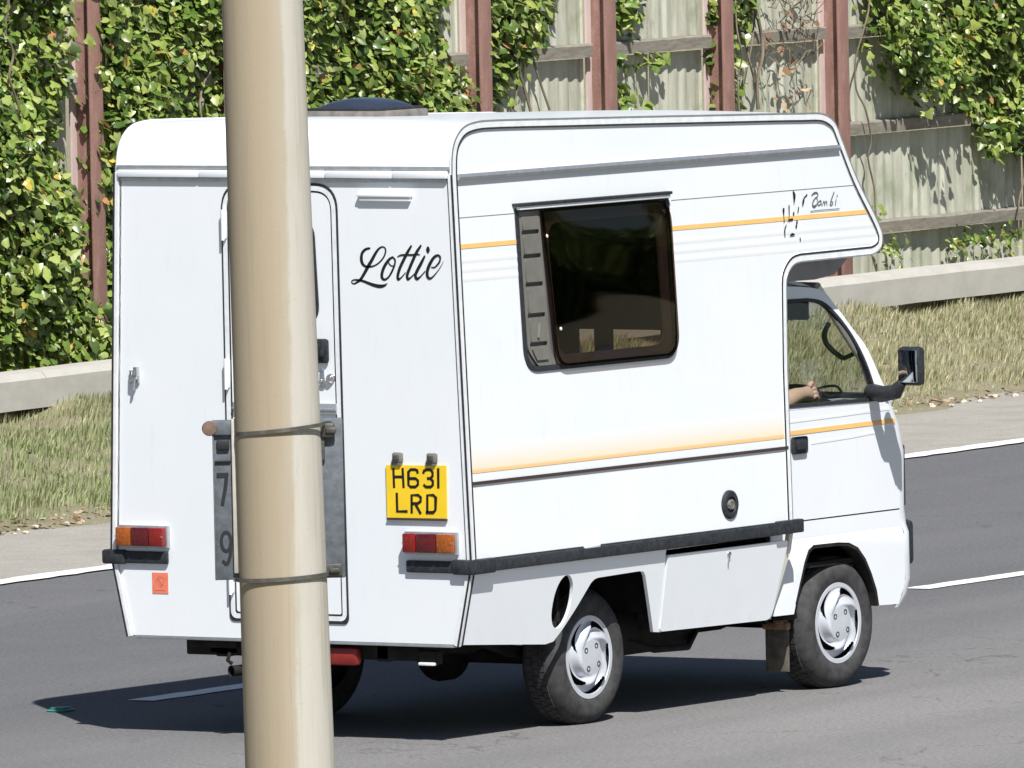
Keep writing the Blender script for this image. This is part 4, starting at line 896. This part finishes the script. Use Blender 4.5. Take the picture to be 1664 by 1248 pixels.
for f in (CR, CL):
    fe = plate('fender', [(2.31, .628), (2.31, .33), (2.455, .328)]+arch[::-1]+[(xf(.318)-RC+.01, .312)]+sidepoly(.33, .628, 0), [], .012, lambda u, v, w, f=f: f(u, v, w+.012-.012*max(0, (v-.612)/.016)), 'white', van)
    ribbon('arch_lip', arch, -.004, .010, -.05, .012, f, 'under', fe)
    plate('sill_panel', [(2.31, .694), (2.31, .6285)]+sidepoly(.6285, .694, 0, 2), [], .012, lambda u, v, w, f=f: f(u, v, w), 'white', van)
    dp = [(2.31, 1.150), (2.31, .700)]+sidepoly(.700, 1.145, 0)
    def dmap(u, v, w, f=f):
        h = 0
        if v > 1.02: h = -.004
        return f(u, v, w+h+.003)
    dr = plate('cab_door', dp, [], .012, lambda u, v, w, f=f: f(u, v, w+.003), 'white', van)
    ribbon('door_crease', [(2.62, 1.004), (2.9, 1.010), (3.24, 1.024)], -.004, .006, .0, .0045, f, 'white', dr)
    ribbon('door_crease', [(2.40, 1.098), (2.8, 1.102), (3.22, 1.108)], -.004, .006, .0, .0045, f, 'white', dr)
    plate('orange_stripe', [(2.32, 1.044), (2.32, 1.062), (2.9, 1.066), (3.255, 1.068), (3.262, 1.050), (2.9, 1.048)], [], .0008, lambda u, v, w, f=f: f(u, v, w+.005), 'orange', van)
    # window frame with opening and pillar
    wi = [(2.33, 1.586)]+[p for p in catmull(CABWIN[1:7], 4)]+[(3.108, 1.152), (2.33, 1.163)]
    wi = [tuple(p[:2]) for p in wi]
    outer = [(2.31, 1.642)]+[tuple(p[:2]) for p in catmull(CABPIL, 4)]+[(3.225, 1.140), (2.31, 1.148)]
    fr = plate('door_window_frame', outer, [wi], .03, lambda u, v, w, f=f: f(u, v, w+.004), 'white', van)
    ribbon('window_seal', wi, -.008, .006, -.012, .007, f, 'blackrub', fr, True)
    plate('window_pane', wi, [], .003, lambda u, v, w, f=f: f(u, v, w-.012), 'glass', fr)
    m = MB(); sg_ = -1 if f is CR else 1
    y0 = sg_*.735; m.box(2.47, 2.578, min(y0, y0+sg_*.008), max(y0, y0+sg_*.008), .968, 1.038, .012); dh = m.build('door_handle', 'blackrub', dr)
    m = MB(); m.box(2.49, 2.565, min(y0+sg_*.008, y0+sg_*.016), max(y0+sg_*.008, y0+sg_*.016), .985, 1.024, .005); m.build('handle_flap', 'bumper', dh)
# front shell
bm = bmesh.new(); prev = None
zs = [.30, .32, .35, .41, .50, .6, .63, .66, .70, .80, .93, 1.0, 1.04, 1.09, 1.12, 1.145, 1.16]
for z in zs:
    X = xf(z); hw_ = .73+(.012 if z < .62 else 0); row = []
    for sgn in (-1, 1):
        seq = []
        for k in range(9):
            a = k/8*math.pi/2; seq.append((X-RC+RC*math.sin(a), sgn*(hw_-RC+RC*math.cos(a))))
        seq += [(X+.012, sgn*.42), (X+.022, sgn*.2)]
        if sgn < 0: row = seq+[(X+.025, 0)]
        else: row += seq[::-1]
    vs = [bm.verts.new((x, y, z)) for x, y in row]
    if prev:
        for j in range(len(vs)-1): bm.faces.new((prev[j], prev[j+1], vs[j+1], vs[j]))
    prev = vs
bmesh.ops.recalc_face_normals(bm, faces=bm.faces); me = bpy.data.meshes.new('front_panel'); bm.to_mesh(me); bm.free(); link('front_panel', me, 'white', van, 40)
def scr(u, v): # windscreen: v 0 bottom .. 1 top, u -1..1
    z = 1.155+(1.625-1.155)*v; x = 3.225+(2.800-3.225)*v; hy = (yc(z)-.006); return (x+.07*(1-u*u), u*hy, z)
bm = bmesh.new(); g = [[bm.verts.new(scr(-1+2*j/12, i/4)) for j in range(13)] for i in range(5)]
for i in range(4):
    for j in range(12): bm.faces.new((g[i][j], g[i][j+1], g[i+1][j+1], g[i+1][j]))
me = bpy.data.meshes.new('windscreen'); bm.to_mesh(me); bm.free(); ws = link('windscreen', me, 'glass', van, 60)
m = MB(); m.tube([scr(-1+2*j/12, 0) for j in range(13)], .016, 8); m.build('windscreen_seal', 'blackrub', ws); m = MB(); m.tube([scr(-1+2*j/12, 1) for j in range(13)], .018, 8); m.build('header_seal', 'fairing', ws)
for sgn in (-1, 1):
    m = MB(); m.tube([scr(sgn*.985, i/6) for i in range(7)], .019, 10); m.build('windscreen_pillar', 'cream', van)
# scuttle, cab roof, fairing under the overcab
m = MB(); m.box(3.08, 3.30, -.70, .70, 1.128, 1.146, .004); m.build('scuttle', 'white', van)
bm = bmesh.new(); prev = None
for x, z in ((2.30, 1.655), (2.6, 1.66), (2.74, 1.648), (2.815, 1.618)):
    row = [bm.verts.new((x+(.07*(1-u*u) if x > 2.7 else 0), u*(.682 if abs(u) < 1 else .676), z+.015*(1-u*u)-(.018 if abs(u) > .98 else 0))) for u in [-1+2*j/12 for j in range(13)]]
    if prev:
        for j in range(12): bm.faces.new((prev[j], row[j], row[j+1], prev[j+1]))
    prev = row
me = bpy.data.meshes.new('cab_roof'); bm.to_mesh(me); bm.free(); link('cab_roof', me, 'white', van, 50)
plate('overcab_fairing', fillet([(2.30, 1.66), (2.78, 1.655), (2.93, 1.668), (3.06, 1.748), (2.30, 1.748)], [0, 0, .05, 0, 0], 4), [], .06, lambda u, v, w: (u, -.665-w, v), 'fairing', van)
plate('overcab_fairing', [(2.30, 1.66), (2.78, 1.655), (2.93, 1.668), (3.06, 1.748), (2.30, 1.748)], [], .06, lambda u, v, w: (u, .665+w, v), 'fairing', van)
# front bumper and lamp edge seen past the corner
m = MB(); m.box(3.40, 3.500, -.67, .67, .455, .640, .022); m.build('front_bumper', 'bumper', van)
for sgn in (-1, 1):
    m = MB(); y0 = sgn*.66; y0 = sgn*.675; m.box(3.33, 3.428, min(sgn*.50, y0), max(sgn*.50, y0), .70, .95, .008); m.build('headlight', 'blackrub', van)
m = MB(); m.box(3.43, 3.45, -.5, .5, .76, .90, .008); m.build('grille', 'blackrub', van)
# mirror
for sgn in (-1, 1):
    m = MB(); m.tube([(3.10, sgn*.72, 1.185), (3.06, sgn*.80, 1.178), (3.05, sgn*.872, 1.190), (3.05, sgn*.90, 1.225)], [.034, .034, .032, .02], 10)
    mr = m.build('door_mirror', 'blackrub', van, 40)
    m = MB(); a, b = sorted((sgn*.880, sgn*.990)); m.box(3.045, 3.095, a, b, 1.215, 1.372, .018); m.build('mirror_shell', 'blackrub', mr)
    m = MB(); m.box(3.038, 3.046, a+.010, b-.010, 1.228, 1.360, .003); m.build('mirror_glass', 'mirror', mr)
# cab interior
m = MB(); m.box(2.28, 3.3, -.70, .70, .50, .52); m.box(2.28, 2.30, -.72, .72, .3, .6); m.build('cab_floor', 'interior', van)
m = MB(); m.box(2.98, 3.24, -.69, .69, .86, 1.115, .03); m.tube([(3.02, -.60, 1.11), (3.08, -.42, 1.165), (3.10, -.28, 1.165), (3.06, -.12, 1.11)], .03, 8); m.build('dashboard', 'interior', van)
for y in (-.35, .35):
    m = MB(); m.box(2.42, 2.90, y-.22, y+.22, .62, .74, .03); m.box(2.34, 2.44, y-.21, y+.21, .72, 1.26, .035, ); m.box(2.35, 2.41, y-.11, y+.11, 1.30, 1.46, .025); m.build('seat', 'interior', van)
m = MB(); C0 = Vector((2.93, -.36, 1.135)); ax = Vector((-.35, 0, 1)).normalized(); e1 = Vector((0, 1, 0)); e2 = ax.cross(e1)
m.tube([C0+.19*(math.cos(a)*e1+math.sin(a)*e2) for a in [2*math.pi*k/32 for k in range(32)]], .013, 8, closed=True)
for a in (.3, math.pi-.3, -math.pi/2): m.tube([C0-ax*.03, C0+.185*(math.cos(a)*e1+math.sin(a)*e2)], .010, 6)
m.tube([C0-ax*.02, C0-ax*.35+Vector((.05, 0, 0))], .03, 8); m.build('steering_wheel', 'blackrub', van)
m = MB(); m.box(2.875, 2.895, -.565, -.10, 1.485, 1.572, .008); m.build('sun_visor', 'interior', van)
m = MB(); m.tube(catmull([(2.951, -.62, 1.470), (2.925, -.615, 1.43), (2.935, -.615, 1.39), (2.985, -.62, 1.352), (3.03, -.63, 1.325)], 5), .011, 8); m.tube([(3.04, -.63, 1.322), (3.085, -.645, 1.335), (3.10, -.65, 1.36)], .010, 8); m.build('grab_handle', 'blackrub', van)
m = MB(); m.tube(catmull([(3.10, -.45, 1.190), (3.20, -.45, 1.197), (3.29, -.44, 1.19), (3.36, -.42, 1.155)], 4), .006, 6); m.build('wiper', 'blackrub', van)

# ---------------------------------------------------------------- wheels
def hubcap_mesh():
    bm = bmesh.new(); NR, NA = 60, 320; Ro = .166; g = []
    def gap(th_):       # swirl openings
        ph = (th_ % (2*math.pi/5))/(2*math.pi/5); return ph
    for i in range(NR+1):
        r = Ro*i/NR; row = []
        for k in range(NA):
            a = 2*math.pi*k/NA; sw_ = a+2.4*(r/Ro)**1.5; ph = (sw_ % (2*math.pi/5))/(2*math.pi/5)
            lobe = math.cos(2*math.pi*(ph-.5)); z = .026*(1-(r/Ro)**2.2)
            if .42 < r/Ro < .86: z += .015*lobe*math.sin(math.pi*(r/Ro-.42)/.44)
            if r/Ro > .88: z = .010 if r/Ro < .985 else 0
            row.append(bm.verts.new((r*math.cos(a), r*math.sin(a), z)))
        g.append(row)
    for i in range(NR):
        rm = (i+.5)/NR
        for k in range(NA):
            a = 2*math.pi*(k+.5)/NA; sw_ = a+2.4*rm**1.5; ph = (sw_ % (2*math.pi/5))/(2*math.pi/5)
            inner = .655+.22*abs((ph-.33)/.33)**1.7 if ph < .66 else 9
            if inner < rm < .865 and .03 < ph < .63: continue
            f = [g[i][k], g[i+1][k], g[i+1][(k+1) % NA], g[i][(k+1) % NA]]
            if i == 0:
                continue
            bm.faces.new(f)
    c0 = bm.verts.new((0, 0, .026))
    for k in range(NA): bm.faces.new((c0, g[1][k], g[1][(k+1) % NA]))
    for v in [v for v in bm.verts if not v.link_faces]: bm.verts.remove(v)
    bmesh.ops.recalc_face_normals(bm, faces=bm.faces); me = bpy.data.meshes.new('hubcap'); bm.to_mesh(me); bm.free(); return me
wheels = []
def wheel(x, y, z, sgn, steer=0):
    e = bpy.data.objects.new('wheel', None)
    m = MB(); rt = Matrix.Rotation(R(90)*(1 if sgn < 0 else -1), 4, 'X')
    prof = [(.158, -.02), (.165, .012), (.185, .022), (.215, .024), (.240, .016), (.252, .004), (.2625, -.008), (.266, -.03), (.266, -.105), (.262, -.122), (.245, -.140), (.2, -.145), (.16, -.13)]
    m.lathe(prof, rt, 72)
    ty = m.build('wheel', 'tyre', van, 50); ty.location = (x, y, z)
    if steer: ty.rotation_euler = (0, 0, steer)
    # tread blocks
    m = MB()
    for k in range(60):
        a = 2*math.pi*k/60
        for j, off in enumerate((-.034, -.064, -.094)):
            m.box(.2655, .2700, -.011, .011, off-.012, off+.012, 0, rt @ Matrix.Rotation(a+(j % 2)*math.pi/60, 4, 'Z'))
    m.build('tread', 'tyre', ty)['kind'] = 'stuff'
    m = MB(); m.lathe([(.160, .006), (.150, -.012), (.0, -.014)], rt, 40); m.build('rim', 'under', ty)
    me = hubcap_mesh(); me.transform(rt); hc = link('hubcap', me, 'hub', ty, 35)
    hc.location = (0, 0, 0); me.transform(Matrix.Translation((0, (-.004 if sgn < 0 else .004), 0)))
    for k in range(4):
        m = MB(); a = math.pi/4+k*math.pi/2+.2; q = rt @ Matrix.Translation((.052*math.cos(a), .052*math.sin(a), .024))
        m.lathe([(.0, .003), (.007, .003), (.0075, .0055), (.0115, .0055), (.0125, -.004)], q, 12); m.build('wheel_bolt', 'bumper', ty)
    return ty
wheel(1.035, -.68, .262, -1); wheel(2.865, -.68, .262, -1, R(-2)); wheel(1.035, .68, .262, 1); wheel(2.865, .68, .262, 1)
# underbody
m = MB()
for y in (-.38, .38): m.box(.06, 3.2, y-.03, y+.03, .31, .40, .006)
m.box(.06, .12, -.55, .55, .315, .395, .006); m.box(.6, .68, -.4, .4, .30, .37); m.box(1.9, 2.0, -.6, .6, .30, .37); m.build('chassis_rail', 'under', van)
m = MB(); m.tube([(1.035, -.55, .262), (1.035, .55, .262)], .036, 12); m.lathe([(0, -.11), (.06, -.10), (.11, -.03), (.11, .03), (.06, .10), (0, .11)], Matrix.Translation((1.035, .0, .26)) @ Matrix.Rotation(R(90), 4, 'Y'), 20); m.build('rear_axle', 'under', van)
m = MB(); m.tube([(2.865, -.55, .262), (2.865, .55, .262)], .03, 12); m.tube([(1.1, 0, .30), (2.3, 0, .34)], .03, 10); m.box(2.0, 2.7, -.3, .3, .24, .45, .04); m.build('engine', 'under', van)
for y in (-.50, .50):
    m = MB()
    for k in range(3): m.tube([(.45, y, .40-.012*k), (.75, y, .315-.012*k), (1.035, y, .29-.012*k), (1.35, y, .32-.012*k), (1.62, y, .38-.012*k)], .012, 6)
    m.build('leaf_spring', 'under', van)
m = MB(); m.tube([(.18, .24, .27), (.62, .26, .28)], .07, 14); m.tube([(.62, .26, .28), (1.5, .3, .33), (2.2, .2, .33)], .022, 8); m.tube([(.18, .26, .26), (.02, .31, .258)], .022, 12, cap=False); m.build('exhaust', 'under', van)
m = MB(); m.box(1.38, 1.92, -.62, -.45, .235, .42, .03); m.build('silencer', 'under', van); m = MB(); m.box(1.46, 1.9, .2, .6, .25, .42, .03); m.build('fuel_tank', 'under', van); m = MB(); m.tube([(1.40, -.6, .30), (1.55, -.66, .252), (1.78, -.67, .246), (1.95, -.6, .30)], .014, 8); m.build('pipe', 'under', van)
for y in (-.66, .66):
    m = MB(); m.box(.78, 1.36, min(y, y*.62), max(y, y*.62), .585, .60); m.box(.76, 1.40, y*.66-.004, y*.66+.004, .34, .60); m.build('wheel_arch_liner', 'under', van)
    m = MB(); m.box(2.45, 3.10, min(y, y*.62), max(y, y*.62), .60, .61); m.box(2.4, 3.12, y*.64-.004, y*.64+.004, .32, .60); m.build('wheel_arch_liner', 'under', van)
m = MB(); m.box(.04, .20, .30, .53, .345, .39, .01); m.box(.06, .22, .30, .44, .318, .35, .008); m.tube([(.03, .32, .33), (.02, .325, .30), (.03, .31, .285)], .008, 8); m.build('step_bracket', 'under', van)
m = MB(); m.box(.0, .03, -.75, .75, .377, .389, .002); m.build('rear_lip', 'alu', van)
m = MB(); m.box(.02, .06, -.288, -.14, .292, .364, .018); fo = m.build('fog_lamp', 'redlamp', van)
m = MB(); m.box(.03, .09, -.645, -.565, .305, .36, .01); tw = m.build('tow_light', 'under', van)
m = MB(); m.box(.02, .04, -.645, -.572, .303, .315, .003); m.build('tow_light_edge', 'alu_white', tw)
for y in (-.59, .59):
    m = MB(); m.box(2.560, 2.570, y-.055, y+.055, .085, .255, .003, Matrix.Translation((0, 0, 0))); fpm = m.build('mudflap', 'mudflap', van)
    m = MB(); m.box(2.545, 2.575, y-.06, y+.06, .255, .285, .006); m.box(2.540, 2.585, y-.045, y+.005, .275, .31, .01); m.build('mud_cake', 'mudcake', fpm)
    m = MB(); m.box(2.455, 2.570, y-.10, y+.10, .30, .33, .01); m.build('flap_hanger', 'under', van)

# ================================================================== DRIVER (mostly behind the box wall)
def skin_body(name, nodes, edges, mat, parent, levels=2):
    me = bpy.data.meshes.new(name); me.from_pydata([n[0] for n in nodes], edges, [])
    o = bpy.data.objects.new('tmp', me); COL.objects.link(o)
    md = o.modifiers.new('skin', 'SKIN'); md.use_smooth_shade = True
    sv = me.skin_vertices[0].data
    for i, n in enumerate(nodes): sv[i].radius = (n[1], n[1] if len(n) < 3 else n[2]); sv[i].use_root = (i == 0)
    sb = o.modifiers.new('sub', 'SUBSURF'); sb.levels = levels; sb.render_levels = levels
    dg = bpy.context.evaluated_depsgraph_get(); m2 = bpy.data.meshes.new_from_object(o.evaluated_get(dg)); bpy.data.objects.remove(o)
    for p in m2.polygons: p.use_smooth = True
    m2.materials.clear(); return link(name, m2, mat, parent)
per = thing('person', 'driver seated at the steering wheel, bare forearm and hand showing at the cab window', 'person', (2.60, -.35, .74))
O = Vector((2.60, -.35, .74)); P_ = lambda x, y, z: tuple(Vector((x, y, z))-O)
nodes = [(P_(2.56, -.35, .80), .13, .11), (P_(2.53, -.35, .98), .13, .10), (P_(2.52, -.35, 1.14), .15, .105), (P_(2.53, -.35, 1.24), .12, .09), (P_(2.54, -.35, 1.31), .055, .055), (P_(2.56, -.35, 1.38), .072, .08), (P_(2.565, -.35, 1.46), .078, .09), (P_(2.56, -.35, 1.53), .045, .05),
         (P_(2.54, -.53, 1.22), .055), (P_(2.55, -.60, 1.10), .042), (P_(2.575, -.612, 1.155), .037), (P_(2.70, -.60, 1.187), .036), (P_(2.80, -.585, 1.192), .027), (P_(2.845, -.578, 1.190), .026, .034), (P_(2.885, -.570, 1.188), .018, .032),
         (P_(2.54, -.17, 1.22), .055), (P_(2.60, -.12, 1.02), .042), (P_(2.80, -.16, 1.10), .03), (P_(2.88, -.18, 1.14), .024, .03),
         (P_(2.66, -.25, .80), .085), (P_(2.92, -.23, .86), .06), (P_(2.98, -.22, .62), .045), (P_(3.06, -.22, .56), .035),
         (P_(2.66, -.45, .80), .085), (P_(2.92, -.47, .86), .06), (P_(2.98, -.47, .62), .045), (P_(3.06, -.47, .56), .035)]
ed = [(0, 1), (1, 2), (2, 3), (3, 4), (4, 5), (5, 6), (6, 7), (3, 8), (8, 9), (9, 10), (10, 11), (11, 12), (12, 13), (13, 14), (3, 15), (15, 16), (16, 17), (17, 18), (0, 19), (19, 20), (20, 21), (21, 22), (0, 23), (23, 24), (24, 25), (25, 26)]
body = skin_body('body', nodes, ed, 'skin', per)
# fingers of the near hand curled over the rim, thumb along the side
for k, (dy, L) in enumerate(((-.024, .9), (-.008, 1.0), (.009, .95), (.025, .8))):
    b = Vector((2.885, -.570+dy*.35, 1.188+dy*.9)); pts = [b-Vector((.02, 0, 0)), b+Vector((.022*L, -.004, .012)), b+Vector((.043*L, 0, .0)), b+Vector((.048*L, .014, -.020)), b+Vector((.036*L, .02, -.032))]
    skin_body('finger', [(tuple(p-O), r) for p, r in zip(pts, (.0105, .0105, .0098, .009, .0075))], [(0, 1), (1, 2), (2, 3), (3, 4)], 'skin', per, 1)
skin_body('thumb', [(tuple(Vector(p)-O), r) for p, r in zip(((2.86, -.575, 1.215), (2.885, -.572, 1.232), (2.915, -.560, 1.222), (2.932, -.55, 1.205)), (.013, .0115, .0105, .009))], [(0, 1), (1, 2), (2, 3)], 'skin', per, 1)
sn = [nodes[i] for i in (0, 1, 2, 3)]; sn = [(n[0], n[1]+.014, (n[2] if len(n) > 2 else n[1])+.014) for n in sn]+[(nodes[8][0], .068), (P_(2.545, -.575, 1.155), .056), (nodes[15][0], .068), (P_(2.57, -.14, 1.12), .056)]
skin_body('shirt', sn, [(0, 1), (1, 2), (2, 3), (3, 4), (4, 5), (3, 6), (6, 7)], 'shirt', per)
tn = [(nodes[0][0], .15, .13)]+[(nodes[i][0], nodes[i][1]+.014) for i in (19, 20, 21, 23, 24, 25)]
skin_body('trousers', tn, [(0, 1), (1, 2), (2, 3), (0, 4), (4, 5), (5, 6)], 'trousers', per)
tb = bmesh.new(); bmesh.ops.create_uvsphere(tb, u_segments=24, v_segments=16, radius=1)
for v in tb.verts: v.co = Vector((2.545+.10*v.co.x, -.35+.088*v.co.y, 1.478+.095*v.co.z))-O
bmesh.ops.delete(tb, geom=[v for v in tb.verts if v.co.x+O.x > 2.60 and v.co.z+O.z < 1.53 or v.co.z+O.z < 1.41], context='VERTS')
m = MB(); m.add(tb); m.build('hair', 'hair', per, 80)
m = MB(); m.tube([P_(2.640, -.35, 1.47), P_(2.664, -.35, 1.435), P_(2.64, -.35, 1.425)], [.009, .014, .012], 8)
for y in (-.39, -.31): m.tube([P_(2.634, y, 1.462), P_(2.645, y, 1.462)], [.012, .008], 8)
for y in (-.43, -.27): m.tube([P_(2.56, y, 1.475), P_(2.565, y, 1.425)], [.014, .009], 8)
m.tube([P_(2.634, -.375, 1.396), P_(2.641, -.35, 1.394), P_(2.634, -.325, 1.396)], .006, 6); m.build('face_features', 'skin', per, 60)
